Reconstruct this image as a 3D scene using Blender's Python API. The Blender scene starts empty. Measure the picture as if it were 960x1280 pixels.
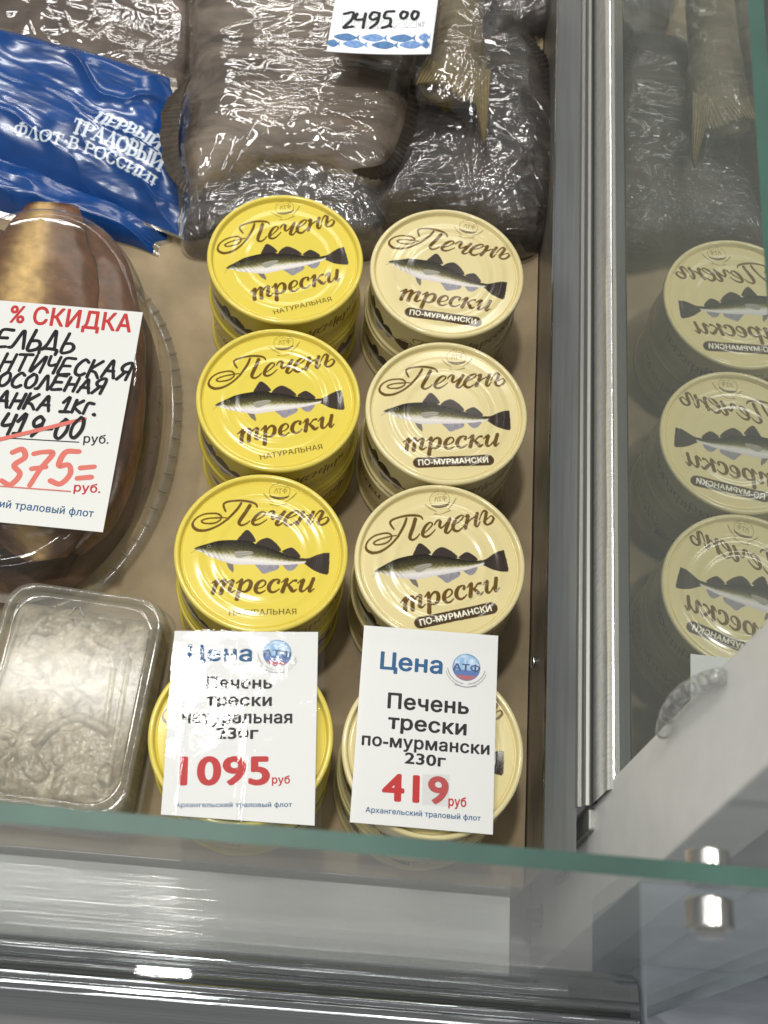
import bpy, math, random, json
import numpy as np
from mathutils import Vector, Matrix
from mathutils.geometry import delaunay_2d_cdt

sc = bpy.context.scene
COL = sc.collection

# ------------------------------------------------------------------ camera
CAM = np.array([-0.015775, -0.175936, 0.692697])
FW = np.array([0.0460, 0.431076, -0.901142])
RT = np.array([0.994216, 0.067883, 0.083224])
UP = np.array([-0.097048, 0.899758, 0.425460])
FPX = 1700.0
cam_d = bpy.data.cameras.new("camera")
cam_o = bpy.data.objects.new("camera", cam_d)
COL.objects.link(cam_o)
sc.camera = cam_o
cam_d.sensor_fit = 'VERTICAL'
cam_d.sensor_height = 24.0
cam_d.lens = FPX / 1280.0 * 24.0
cam_d.clip_start = 0.01
cam_d.clip_end = 60.0
cam_o.matrix_world = Matrix(((RT[0], UP[0], -FW[0], CAM[0]),
                             (RT[1], UP[1], -FW[1], CAM[1]),
                             (RT[2], UP[2], -FW[2], CAM[2]),
                             (0, 0, 0, 1)))
cam_d.dof.use_dof = True
cam_d.dof.focus_distance = 0.69
cam_d.dof.aperture_fstop = 11.0

def at(px, py, z):
    """photo pixel -> real point on the horizontal plane z"""
    d = FW * FPX + RT * (px - 480) + UP * (640 - py)
    s = (z - CAM[2]) / d[2]
    return CAM + s * d

def at_x(px, py, x):
    d = FW * FPX + RT * (px - 480) + UP * (640 - py)
    return CAM + d * ((x - CAM[0]) / d[0])

# ------------------------------------------------------------------ world
world = bpy.data.worlds.new("World")
sc.world = world
world.use_nodes = True
wn = world.node_tree
bg = wn.nodes["Background"]
bg.inputs[0].default_value = (1.0, 0.985, 0.95, 1)
bg.inputs[1].default_value = 0.24

# ------------------------------------------------------------------ lights (shop ceiling)
def lamp(loc, size, power, color=(1, 0.975, 0.925)):
    l = bpy.data.lights.new("ceiling_lamp", 'AREA')
    l.shape = 'RECTANGLE'
    l.size, l.size_y = size
    l.energy = power * 0.96
    l.color = color
    o = bpy.data.objects.new("ceiling_lamp", l)
    COL.objects.link(o)
    o.location = loc
    return o
lamp((-0.66, 0.70, 2.2), (0.96, 0.08), 17)
lamp((-0.25, 0.20, 2.3), (0.11, 0.11), 20.0)
lamp((0.55, 1.67, 2.3), (0.7, 0.05), 7)
lamp((-0.10, 2.48, 2.3), (2.0, 0.05), 11)
lamp((-0.10, 2.85, 2.3), (2.0, 0.05), 15)
lamp((0.00, 3.50, 2.3), (2.0, 0.06), 18)
lamp((1.00, 0.25, 2.3), (0.08, 0.9), 10, (1, 0.98, 0.95))
lamp((-1.3, -0.35, 2.1), (0.08, 1.0), 17, (1, 0.98, 0.95))
lamp((0.0, -1.3, 2.3), (1.2, 0.08), 8, (1, 0.98, 0.95))

sc.view_settings.view_transform = 'Standard'
sc.view_settings.look = 'None'
sc.view_settings.exposure = 0.0
sc.view_settings.gamma = 1.0
sc.cycles.max_bounces = 10
sc.cycles.transparent_max_bounces = 24
sc.cycles.caustics_reflective = False
sc.cycles.caustics_refractive = False
sc.cycles.sample_clamp_indirect = 6.0

RNG = np.random.default_rng(7)

# ------------------------------------------------------------------ materials
def new_mat(name):
    m = bpy.data.materials.new(name)
    m.use_nodes = True
    nt = m.node_tree
    nt.nodes.clear()
    out = nt.nodes.new('ShaderNodeOutputMaterial')
    return m, nt, out

def N(nt, kind, **kw):
    n = nt.nodes.new(kind)
    for k, v in kw.items():
        if k in n.inputs.keys():
            n.inputs[k].default_value = v
        else:
            setattr(n, k, v)
    return n

def principled(name, color=(0.5, 0.5, 0.5), rough=0.5, metal=0.0, spec=0.5, attr=None,
               noise=None, bump=None, coat=0.0, aniso=None, emis=None):
    """noise=(scale_vec, amount, detail); bump=(scale_vec, strength, distance, detail)"""
    m, nt, out = new_mat(name)
    p = N(nt, 'ShaderNodeBsdfPrincipled')
    p.inputs['Base Color'].default_value = (*color, 1)
    p.inputs['Roughness'].default_value = rough
    p.inputs['Metallic'].default_value = metal
    p.inputs['Specular IOR Level'].default_value = spec
    p.inputs['Coat Weight'].default_value = coat
    p.inputs['Coat Roughness'].default_value = 0.08
    nt.links.new(p.outputs[0], out.inputs[0])
    tc = N(nt, 'ShaderNodeTexCoord')
    csock = None
    if attr:
        a = N(nt, 'ShaderNodeAttribute', attribute_name=attr)
        csock = a.outputs['Color']
    if noise:
        mp = N(nt, 'ShaderNodeMapping')
        mp.inputs['Scale'].default_value = noise[0]
        nt.links.new(tc.outputs['Object'], mp.inputs[0])
        nz = N(nt, 'ShaderNodeTexNoise', Scale=1.0, Detail=noise[2], Roughness=0.6)
        nt.links.new(mp.outputs[0], nz.inputs['Vector'])
        mr = N(nt, 'ShaderNodeMapRange')
        mr.inputs['From Min'].default_value = 0.25
        mr.inputs['From Max'].default_value = 0.75
        mr.inputs['To Min'].default_value = 1 - noise[1]
        mr.inputs['To Max'].default_value = 1 + noise[1]
        nt.links.new(nz.outputs['Fac'], mr.inputs[0])
        mx = N(nt, 'ShaderNodeMix', data_type='RGBA', blend_type='MULTIPLY')
        mx.inputs[0].default_value = 1.0
        if csock:
            nt.links.new(csock, mx.inputs[6])
        else:
            mx.inputs[6].default_value = (*color, 1)
        nt.links.new(mr.outputs[0], mx.inputs[7])
        csock = mx.outputs[2]
    if csock:
        nt.links.new(csock, p.inputs['Base Color'])
    if bump:
        mp = N(nt, 'ShaderNodeMapping')
        mp.inputs['Scale'].default_value = bump[0]
        nt.links.new(tc.outputs['Object'], mp.inputs[0])
        nz = N(nt, 'ShaderNodeTexNoise', Scale=1.0, Detail=bump[3], Roughness=0.55)
        nt.links.new(mp.outputs[0], nz.inputs['Vector'])
        b = N(nt, 'ShaderNodeBump')
        b.inputs['Strength'].default_value = bump[1]
        b.inputs['Distance'].default_value = bump[2]
        nt.links.new(nz.outputs['Fac'], b.inputs['Height'])
        nt.links.new(b.outputs[0], p.inputs['Normal'])
        if coat:
            nt.links.new(b.outputs[0], p.inputs['Coat Normal'])
    if aniso is not None:
        p.inputs['Anisotropic'].default_value = aniso
    return m

def film_mat(name, base=0.06, fres=0.9, rough=0.08, tint=(1, 1, 1), milky=0.0, milk_col=(0.8, 0.8, 0.8),
             bump=None, refl_col=(1, 1, 1), ior=1.5):
    """thin clear sheet: transparent + glossy by fresnel, a touch of diffuse"""
    m, nt, out = new_mat(name)
    tr = N(nt, 'ShaderNodeBsdfTransparent')
    tr.inputs[0].default_value = (*tint, 1)
    gl = N(nt, 'ShaderNodeBsdfGlossy', Roughness=rough)
    gl.inputs['Color'].default_value = (*refl_col, 1)
    fr = N(nt, 'ShaderNodeFresnel', IOR=ior)
    geo = N(nt, 'ShaderNodeNewGeometry')           # a thin sheet reflects the same from both faces
    io = N(nt, 'ShaderNodeMapRange')
    io.inputs['To Min'].default_value = ior
    io.inputs['To Max'].default_value = 1.0 / ior
    nt.links.new(geo.outputs['Backfacing'], io.inputs[0])
    nt.links.new(io.outputs[0], fr.inputs['IOR'])
    ma = N(nt, 'ShaderNodeMath', operation='MULTIPLY_ADD')
    ma.inputs[1].default_value = fres
    ma.inputs[2].default_value = base
    ma.use_clamp = True
    nt.links.new(fr.outputs[0], ma.inputs[0])
    mix = N(nt, 'ShaderNodeMixShader')
    nt.links.new(ma.outputs[0], mix.inputs[0])
    nt.links.new(tr.outputs[0], mix.inputs[1])
    nt.links.new(gl.outputs[0], mix.inputs[2])
    last = mix
    if milky > 0:
        df = N(nt, 'ShaderNodeBsdfDiffuse')
        df.inputs[0].default_value = (*milk_col, 1)
        mx = N(nt, 'ShaderNodeMixShader')
        mx.inputs[0].default_value = milky
        nt.links.new(mix.outputs[0], mx.inputs[1])
        nt.links.new(df.outputs[0], mx.inputs[2])
        last = mx
    if bump:
        tc = N(nt, 'ShaderNodeTexCoord')
        mp = N(nt, 'ShaderNodeMapping')
        mp.inputs['Scale'].default_value = bump[0]
        if len(bump) > 4:
            mp.inputs['Rotation'].default_value = (0, 0, bump[4])
        nt.links.new(tc.outputs['Object'], mp.inputs[0])
        nz = N(nt, 'ShaderNodeTexNoise', Scale=1.0, Detail=bump[3], Roughness=0.6, Distortion=0.6)
        nt.links.new(mp.outputs[0], nz.inputs['Vector'])
        b = N(nt, 'ShaderNodeBump')
        b.inputs['Strength'].default_value = bump[1]
        b.inputs['Distance'].default_value = bump[2]
        nt.links.new(nz.outputs['Fac'], b.inputs['Height'])
        nt.links.new(b.outputs[0], gl.inputs['Normal'])
        nt.links.new(b.outputs[0], fr.inputs['Normal'])
    nt.links.new(last.outputs[0], out.inputs[0])
    return m

# ------------------------------------------------------------------ object helpers
def empty(name, loc, label, cat, group=None):
    o = bpy.data.objects.new(name, None)
    o.empty_display_size = 0.02
    COL.objects.link(o)
    o.location = loc
    o['label'] = label
    o['category'] = cat
    if group:
        o['group'] = group
    return o

def mesh_obj(name, verts, faces, mat, parent=None, smooth=False, cols=None):
    """verts are world points; they become local to the parent's location"""
    me = bpy.data.meshes.new(name)
    v = np.asarray(verts, dtype=float).reshape(-1, 3)
    if parent is not None:
        p = parent
        while p is not None:
            v = v - np.array(p.location)
            p = p.parent
    me.from_pydata(v.tolist(), [], faces)
    me.update()
    if smooth:
        me.polygons.foreach_set('use_smooth', [True] * len(me.polygons))
    if cols is not None:
        set_cols(me, cols)
    if mat:
        me.materials.append(mat)
    o = bpy.data.objects.new(name, me)
    COL.objects.link(o)
    if parent:
        o.parent = parent
    return o

def set_cols(me, cols):
    a = me.color_attributes.new('Col', 'FLOAT_COLOR', 'POINT')
    c = np.ones((len(cols), 4), dtype=np.float32)
    c[:, :3] = cols
    a.data.foreach_set('color', c.ravel())

def top(o, label, cat, group=None, kind=None):
    o['label'] = label
    o['category'] = cat
    if group:
        o['group'] = group
    if kind:
        o['kind'] = kind
    return o

def box(lo, hi, bev=0.0):
    x0, y0, z0 = lo
    x1, y1, z1 = hi
    v = [(x0, y0, z0), (x1, y0, z0), (x1, y1, z0), (x0, y1, z0), (x0, y0, z1), (x1, y0, z1), (x1, y1, z1), (x0, y1, z1)]
    f = [(0, 3, 2, 1), (4, 5, 6, 7), (0, 1, 5, 4), (1, 2, 6, 5), (2, 3, 7, 6), (3, 0, 4, 7)]
    return v, f

def bevel(o, w, seg=2):
    md = o.modifiers.new('bevel', 'BEVEL')
    md.width = w
    md.segments = seg
    md.limit_method = 'ANGLE'
    return o

def grid_faces(nu, nv, wrap=False):
    i = np.arange(nu - (0 if wrap else 1))[:, None]
    j = np.arange(nv - 1)[None, :]
    a = i * nv + j
    b = ((i + 1) % nu) * nv + j
    f = np.stack([a, b, b + 1, a + 1], -1).reshape(-1, 4)
    return f.tolist()

def extrude_profile(prof, axis, a, b, n=2):
    """open profile in the plane normal to axis ('x' -> (y,z); 'y' -> (x,z)) swept from a to b"""
    v = []
    ts = np.linspace(a, b, n)
    for t in ts:
        for p in prof:
            v.append((t, p[0], p[1]) if axis == 'x' else (p[0], t, p[1]))
    return v, grid_faces(n, len(prof))

def cyl(c, axis, r, L, n=40, bev=0.0):
    """solid of revolution along axis vector from c, rounded ends"""
    ax = Vector(axis).normalized()
    u = ax.orthogonal().normalized()
    w = ax.cross(u)
    prof = [(0, 0), (r - bev, 0), (r - bev * 0.3, bev * 0.3), (r, bev), (r, L - bev), (r - bev * 0.3, L - bev * 0.3), (r - bev, L), (0, L)] if bev else [(0, 0), (r, 0), (r, L), (0, L)]
    v = []
    for k in range(n):
        t = 2 * math.pi * k / n
        d = u * math.cos(t) + w * math.sin(t)
        for (rr, h) in prof:
            q = Vector(c) + d * max(rr, 1e-5) + ax * h
            v.append(tuple(q))
    return v, grid_faces(n, len(prof), True)

# smooth noise in numpy -------------------------------------------------------
def vnoise(x, y, seed=0):
    xi = np.floor(x).astype(np.int64)
    yi = np.floor(y).astype(np.int64)
    fx, fy = x - xi, y - yi
    fx = fx * fx * fx * (fx * (fx * 6 - 15) + 10)
    fy = fy * fy * fy * (fy * (fy * 6 - 15) + 10)
    def h(a, b):
        n = (a * 374761393 + b * 668265263 + seed * 974634721) & 0x7fffffff
        n = ((n ^ (n >> 13)) * 1274126177) & 0x7fffffff
        n = n ^ (n >> 16)
        return (n & 0xffff) / 65535.0
    return (h(xi, yi) * (1 - fx) + h(xi + 1, yi) * fx) * (1 - fy) + (h(xi, yi + 1) * (1 - fx) + h(xi + 1, yi + 1) * fx) * fy

def fbm(x, y, seed=0, oct=4, gain=0.5):
    s = 0
    a = 1.0
    t = 0
    for k in range(oct):
        s = s + a * vnoise(x * 2 ** k + 13.7 * k, y * 2 ** k + 7.1 * k, seed + k)
        t += a
        a *= gain
    return s / t

def ridge(x, y, seed=0):
    return 1 - np.abs(2 * vnoise(x, y, seed) - 1)

def crom(pts, n=8, closed=False):
    P_ = np.asarray(pts, float)
    if closed:
        P_ = np.vstack([P_[-1], P_, P_[0], P_[1]])
    else:
        P_ = np.vstack([2 * P_[0] - P_[1], P_, 2 * P_[-1] - P_[-2]])
    out = []
    t = np.linspace(0, 1, n, endpoint=False)[:, None]
    for i in range(1, len(P_) - 2):
        a, b, c, d = P_[i - 1], P_[i], P_[i + 1], P_[i + 2]
        out.append(0.5 * ((2 * b) + (-a + c) * t + (2 * a - 5 * b + 4 * c - d) * t ** 2 + (-a + 3 * b - 3 * c + d) * t ** 3))
    if not closed:
        out.append(P_[-2][None])
    return np.vstack(out)

# painting flat print into per-vertex colour (a printed pattern, not light) ----
class Print:
    def __init__(self, xy, base, soft=0.14):
        self.xy = np.asarray(xy, float)
        self.c = np.tile(np.asarray(base, float), (len(self.xy), 1)) if np.ndim(base) == 1 else np.array(base, float)
        self.soft = soft

    def over(self, cov, col):
        cov = cov[:, None]
        self.c = self.c * (1 - cov) + np.asarray(col) * cov

    def stroke_sd(self, pts, sd=None):
        p = np.asarray(pts, float)
        if sd is None:
            sd = np.full(len(self.xy), 1e3)
        m = p[:, 2].max() * 0.5 + 2 * self.soft
        x0, y0 = p[:, 0].min() - m, p[:, 1].min() - m
        x1, y1 = p[:, 0].max() + m, p[:, 1].max() + m
        idx = np.where((self.xy[:, 0] > x0) & (self.xy[:, 0] < x1) & (self.xy[:, 1] > y0) & (self.xy[:, 1] < y1))[0]
        q = self.xy[idx]
        best = sd[idx]
        for a, b in zip(p[:-1], p[1:]):
            d = b[:2] - a[:2]
            L = d @ d + 1e-12
            t = np.clip(((q - a[:2]) @ d) / L, 0, 1)
            r = (a[2] * (1 - t) + b[2] * t) * 0.5
            dd = np.hypot(q[:, 0] - a[0] - t * d[0], q[:, 1] - a[1] - t * d[1]) - r
            best = np.minimum(best, dd)
        sd[idx] = best
        return sd

    def strokes(self, lst, col, smooth=True, alpha=1.0):
        sd = np.full(len(self.xy), 1e3)
        for s in lst:
            s = np.asarray(s, float)
            if smooth and len(s) > 2:
                s = crom(s, 6)
            sd = self.stroke_sd(s, sd)
        self.over(np.clip(0.5 - sd / self.soft, 0, 1) * alpha, col)

    def poly_cov(self, pts, smooth=True):
        p = np.asarray(pts, float)
        if smooth:
            p = crom(p, 5, True)
        cov = np.zeros(len(self.xy))
        x0, y0 = p.min(0) - 1
        x1, y1 = p.max(0) + 1
        idx = np.where((self.xy[:, 0] > x0) & (self.xy[:, 0] < x1) & (self.xy[:, 1] > y0) & (self.xy[:, 1] < y1))[0]
        q = self.xy[idx]
        ins = np.zeros(len(q), bool)
        dmin = np.full(len(q), 1e3)
        for a, b in zip(p, np.roll(p, -1, 0)):
            c = (a[1] > q[:, 1]) != (b[1] > q[:, 1])
            with np.errstate(divide='ignore', invalid='ignore'):
                xs = (b[0] - a[0]) * (q[:, 1] - a[1]) / (b[1] - a[1] + 1e-15) + a[0]
            ins ^= c & (q[:, 0] < xs)
            d = b - a
            t = np.clip(((q - a) @ d) / (d @ d + 1e-12), 0, 1)
            dmin = np.minimum(dmin, np.hypot(q[:, 0] - a[0] - t * d[0], q[:, 1] - a[1] - t * d[1]))
        sd = np.where(ins, -dmin, dmin)
        cov[idx] = np.clip(0.5 - sd / self.soft, 0, 1)
        return cov

    def tris(self, tri, col):
        cov = np.zeros(len(self.xy))
        jit = [(0, 0), (.4, .4), (-.4, .4), (.4, -.4), (-.4, -.4)]
        x0, y0 = tri.reshape(-1, 2).min(0) - 1
        x1, y1 = tri.reshape(-1, 2).max(0) + 1
        idx = np.where((self.xy[:, 0] > x0) & (self.xy[:, 0] < x1) & (self.xy[:, 1] > y0) & (self.xy[:, 1] < y1))[0]
        for jx, jy in jit:
            q = self.xy[idx] + np.array([jx, jy]) * self.soft
            ins = np.zeros(len(q), bool)
            for a, b, c in tri:
                s1 = (b[0] - a[0]) * (q[:, 1] - a[1]) - (b[1] - a[1]) * (q[:, 0] - a[0])
                s2 = (c[0] - b[0]) * (q[:, 1] - b[1]) - (c[1] - b[1]) * (q[:, 0] - b[0])
                s3 = (a[0] - c[0]) * (q[:, 1] - c[1]) - (a[1] - c[1]) * (q[:, 0] - c[0])
                ins |= ((s1 >= 0) & (s2 >= 0) & (s3 >= 0)) | ((s1 <= 0) & (s2 <= 0) & (s3 <= 0))
            cov[idx] += ins / len(jit)
        self.over(cov, col)

# lettering from the built-in typeface ---------------------------------------
_glyph_cache = {}
def glyphs(body, bold=0.0, shear=0.0, spacing=1.0):
    """triangles (n,3,2) in em units, baseline at y=0, ink starting at x=0; also ink width.
    Bold = the same letters struck again around a small circle."""
    key = (body, bold, shear, spacing)
    if key in _glyph_cache:
        return _glyph_cache[key]
    cu = bpy.data.curves.new('t', 'FONT')
    cu.body = body
    cu.size = 1.0
    cu.shear = shear
    cu.space_character = spacing + bold * 1.6
    cu.resolution_u = 4
    o = bpy.data.objects.new('t', cu)
    COL.objects.link(o)
    dg = bpy.context.evaluated_depsgraph_get()
    cv = o.to_curve(dg)
    loops, co = [], []
    for sp in cv.splines:
        bp = sp.bezier_points
        lp = []
        for k in range(len(bp)):
            a, b = bp[k], bp[(k + 1) % len(bp)]
            p0, p1, p2, p3 = (np.array(q[:2]) for q in (a.co, a.handle_right, b.handle_left, b.co))
            straight = np.linalg.norm((p1 - p0) - (p3 - p0) / 3) < 1e-3 and np.linalg.norm((p2 - p0) - (p3 - p0) * 2 / 3) < 1e-3
            for t in ([0.0] if straight else np.linspace(0, 1, 6, endpoint=False)):
                q = (1 - t) ** 3 * p0 + 3 * (1 - t) ** 2 * t * p1 + 3 * (1 - t) * t * t * p2 + t ** 3 * p3
                if lp and np.linalg.norm(co[lp[-1]] - q) < 1e-4:
                    continue
                lp.append(len(co))
                co.append(q)
        while len(lp) > 2 and np.linalg.norm(co[lp[0]] - co[lp[-1]]) < 1e-4:
            lp.pop()
        if len(lp) > 2:
            loops.append(lp)
    co = np.array(co)
    o.to_curve_clear()
    bpy.data.objects.remove(o)
    bpy.data.curves.remove(cu)
    # outlines of this typeface overlap: triangulate, then keep what a non-zero winding fills
    vs, es, _fs, *_r = delaunay_2d_cdt([Vector(q) for q in co], [(l[k], l[(k + 1) % len(l)]) for l in loops for k in range(len(l))], [], 0, 1e-5)
    vs = np.array([tuple(q) for q in vs])
    ft = np.array([f_ for f_ in _fs if len(f_) == 3])
    cen = vs[ft].mean(1)
    wind = np.zeros(len(cen))
    for l in loops:
        p = co[l]
        q = np.roll(p, -1, 0)
        for a, b in zip(p, q):
            upw = (a[1] <= cen[:, 1]) & (b[1] > cen[:, 1])
            dnw = (a[1] > cen[:, 1]) & (b[1] <= cen[:, 1])
            cr = (b[0] - a[0]) * (cen[:, 1] - a[1]) - (cen[:, 0] - a[0]) * (b[1] - a[1])
            wind += (upw & (cr > 0)).astype(int) - (dnw & (cr < 0)).astype(int)
    tri = vs[ft[wind != 0]]
    if bold > 0:
        sh = [(0, 0)] + [(math.cos(a), 0.8 * math.sin(a)) for a in np.linspace(0, 2 * math.pi, 8, endpoint=False)]
        tri = np.concatenate([tri + np.array(q) * bold for q in sh])
    x0 = tri[..., 0].min()
    tri[..., 0] -= x0
    r = (tri, tri[..., 0].max())
    _glyph_cache[key] = r
    return r

def fit_text(body, A, B, h, ratio=0.727, bold=0.012, shear=0.0, spacing=1.0):
    """text triangles in the plane, baseline A->B (2-D), letter height h where ratio is that height in em"""
    tri, w = glyphs(body, bold, shear, spacing)
    A, B = np.asarray(A, float), np.asarray(B, float)
    d = B - A
    L = np.linalg.norm(d)
    ux = d / L
    uy = np.array([-ux[1], ux[0]])
    return A + tri[..., :1] * (L / w) * ux + tri[..., 1:] * (h / ratio) * uy

def tri_obj(name, tri, z, mat, parent):
    v = tri.reshape(-1, 2)
    n = len(tri)
    v3 = np.c_[v, z + np.repeat((np.arange(n) * 9 // max(n, 1)), 3) * 0.000006]
    f = np.arange(n * 3).reshape(n, 3)
    a = tri
    area = (a[:, 1, 0] - a[:, 0, 0]) * (a[:, 2, 1] - a[:, 0, 1]) - (a[:, 1, 1] - a[:, 0, 1]) * (a[:, 2, 0] - a[:, 0, 0])
    f = np.where(area[:, None] < 0, f[:, ::-1], f)
    return mesh_obj(name, v3, f.tolist(), mat, parent)

def ribbon_obj(name, strokes, z, mat, parent, smooth=True, dz=0.00002):
    """flat pen strokes [(x,y,width)...] in world metres, each a hair above the one before"""
    V, F = [], []
    for k, s in enumerate(strokes):
        s = np.asarray(s, float)
        if smooth and len(s) > 2:
            s = crom(s, 6)
        d = np.gradient(s[:, :2], axis=0)
        d /= np.linalg.norm(d, axis=1)[:, None] + 1e-12
        n = np.c_[-d[:, 1], d[:, 0]]
        w = s[:, 2:3] * 0.5
        zz = z + k * dz
        L, R = s[:, :2] + n * w, s[:, :2] - n * w
        b = len(V)
        m = len(s)
        # round caps
        def cap(c, r, a0, sg):
            return [(c[0] + r * math.cos(a0 + sg * t), c[1] + r * math.sin(a0 + sg * t)) for t in np.linspace(0, math.pi, 7)[1:-1]]
        a_end = math.atan2(n[-1][1], n[-1][0])
        a_st = math.atan2(-n[0][1], -n[0][0])
        loop = [tuple(p) for p in R] + cap(s[-1, :2], w[-1, 0], a_end + math.pi, 1) + [tuple(p) for p in L[::-1]] + cap(s[0, :2], w[0, 0], a_st + math.pi, 1)
        # quads along the stroke
        for i in range(m):
            V.append((L[i][0], L[i][1], zz))
            V.append((R[i][0], R[i][1], zz))
        for i in range(m - 1):
            F.append((b + 2 * i + 1, b + 2 * i + 3, b + 2 * i + 2, b + 2 * i))
        for c, r, a0, q in ((s[-1, :2], w[-1, 0], a_end + math.pi, True), (s[0, :2], w[0, 0], a_st + math.pi, False)):
            cp = cap(c, r, a0, 1)
            bb = len(V)
            V.extend([(p[0], p[1], zz) for p in cp])
            if q:
                F.append([b + 2 * (m - 1) + 1] + list(range(bb, bb + len(cp))) + [b + 2 * (m - 1)])
            else:
                F.append([b] + list(range(bb, bb + len(cp))) + [b + 1])
    return mesh_obj(name, V, F, mat, parent)

def poly_obj(name, polys, z, mat, parent, smooth=True, dz=0.00002):
    V, F = [], []
    for k, p in enumerate(polys):
        p = np.asarray(p, float)
        if smooth:
            p = crom(p, 5, True)
        b = len(V)
        area = 0.5 * np.sum(p[:, 0] * np.roll(p[:, 1], -1) - np.roll(p[:, 0], -1) * p[:, 1])
        if area < 0:
            p = p[::-1]
        V.extend([(q[0], q[1], z + k * dz) for q in p])
        F.append(list(range(b, b + len(p))))
    return mesh_obj(name, V, F, mat, parent)

# ================================================================== THE CASE
M_steel = principled("brushed_steel", (0.46, 0.49, 0.50), 0.30, 1.0, noise=((6, 900, 900), 0.10, 2), bump=((8, 1400, 1400), 0.25, 0.0004, 2))
M_rail = principled("rail_steel", (0.50, 0.52, 0.54), 0.045, 1.0, noise=((4, 900, 900), 0.14, 2), bump=((3, 1300, 1300), 0.22, 0.0005, 2))
M_trim = principled("trim_metal", (0.33, 0.35, 0.365), 0.28, 0.65, noise=((300, 12, 300), 0.12, 3), bump=((1500, 12, 900), 0.2, 0.0003, 2))
M_trim_b = principled("channel_metal", (0.28, 0.285, 0.27), 0.5, 0.7, noise=((900, 10, 900), 0.18, 2))
M_dark = principled("dark_gasket", (0.03, 0.033, 0.032), 0.5)
M_white = principled("white_enamel", (0.74, 0.75, 0.74), 0.35, noise=((60, 60, 60), 0.05, 4))
M_panel = principled("painted_panel", (0.70, 0.71, 0.69), 0.05, noise=((4, 500, 200), 0.05, 2), bump=((2, 900, 900), 0.25, 0.0005, 2))
M_grey = principled("grey_plastic", (0.50, 0.51, 0.52), 0.4, noise=((40, 40, 40), 0.12, 4))
M_blue = principled("blue_grey_plastic", (0.27, 0.305, 0.345), 0.4, noise=((40, 200, 40), 0.12, 4))
M_wall = principled("tray_wall_metal", (0.30, 0.28, 0.25), 0.38, 0.7, noise=((200, 20, 200), 0.2, 3))
M_glass_front = film_mat("clear_front_glass", base=0.01, fres=1.0, rough=0.02, tint=(0.955, 0.97, 0.962), milky=0.03, milk_col=(0.5, 0.55, 0.53))
M_glass_side = film_mat("side_glass_reflective", base=0.42, fres=1.0, rough=0.004, tint=(0.55, 0.60, 0.57), milky=0.24, milk_col=(0.50, 0.54, 0.52), refl_col=(0.93, 0.97, 0.94))
M_edge = principled("green_glass_edge", (0.030, 0.086, 0.066), 0.4, spec=0.3, noise=((18, 14, 60), 0.35, 4))
M_chrome = principled("chrome", (0.66, 0.67, 0.66), 0.14, 1.0)

GX = 0.1232          # inner face of the side glass
GT = 0.33            # top of the glass
FY = -0.100          # front glass
case = empty("display_case", (0, 0, 0), "refrigerated steel shop counter with green-edged glass front and mirror-like side glass", "display case")

v, f = box((-0.75, -0.047, -0.03), (0.1040, 1.15, -0.001))
mesh_obj("tray", v, f, M_wall, case)
# right side wall of the tray
v, f = extrude_profile([(0.1042, -0.03), (0.1040, 0.030), (0.1024, 0.0600)], 'y', -0.047, 1.15)
mesh_obj("tray_wall", v, f, M_wall, case)
# sloping metal trim with bright lip
v, f = extrude_profile([(0.1024, 0.0590), (0.1016, 0.0600), (0.1016, 0.0612), (0.1024, 0.0620)], 'y', -0.046, 1.15)
mesh_obj("trim_lip", v, f, M_chrome, case)
def sl(t, off=0.0):
    x0, z0, x1, z1 = 0.1024, 0.0616, 0.1228, 0.0885
    dx, dz = x1 - x0, z1 - z0
    L = math.hypot(dx, dz)
    return (x0 + dx * t - off * dz / L, z0 + dz * t + off * dx / L)
v, f = extrude_profile([sl(0.0), sl(0.56), sl(0.565, 0.0004), sl(0.60, 0.0004)], 'y', -0.046, 1.15)
mesh_obj("side_trim", v, f, M_trim, case)
v, f = extrude_profile([sl(0.60, 0.0003), sl(0.605, 0.0016), sl(0.66, 0.0020), sl(0.69, 0.0006), sl(0.705, -0.0012), sl(0.73, -0.0012), sl(0.74, 0.0010),
                        sl(0.80, 0.0018), sl(0.835, 0.0008), sl(0.85, -0.0010), sl(0.875, -0.0010)], 'y', -0.0225, 1.15)
mesh_obj("glazing_channel", v, f, M_trim_b, case)
v, f = extrude_profile([sl(0.873, -0.0012), sl(0.885, 0.0014), sl(0.985, 0.0014)], 'y', -0.0225, 1.15)
mesh_obj("gasket", v, f, M_dark, case)
M_strip = principled("brushed_strip", (0.82, 0.82, 0.79), 0.15, 0.6, noise=((40, 700, 60), 0.14, 3), bump=((30, 1100, 60), 0.35, 0.0005, 2))
v, f = extrude_profile([(GX - 0.0030, 0.0870), (GX - 0.0034, 0.0885), (GX - 0.0030, 0.1120)] + [(GX - 0.0030 + 0.0028 * (1 - math.cos(t)), 0.1120 + 0.0045 * math.sin(t)) for t in np.linspace(0.15, math.pi / 2, 8)], 'y', -0.0225, 1.15)
mesh_obj("glazing_strip", v, f, M_strip, case, smooth=True)

# side glass
def pane(lo, hi, mat, edge_mat, name, edges):
    v, f = box(lo, hi)
    o = mesh_obj(name, v, [f[i] for i in range(6) if i not in edges], mat, case)
    e = mesh_obj("polished_edge", v, [f[i] for i in edges], edge_mat, o)
    return o
pane((GX, -0.0245, 0.06), (GX + 0.006, 1.15, GT), M_glass_side, M_edge, "side_glass", [1, 2])
# front glass (8 mm)
pane((-0.75, FY - 0.0026, -0.006), (0.168, FY + 0.0026, GT), M_glass_front, M_edge, "front_glass", [1, 3])
# dark panel of the neighbouring counter behind the side glass
v, f = box((0.150, -0.018, -0.2), (0.155, 1.15, 0.36))
mesh_obj("outer_side_panel", v, f, M_grey, case)

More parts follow.
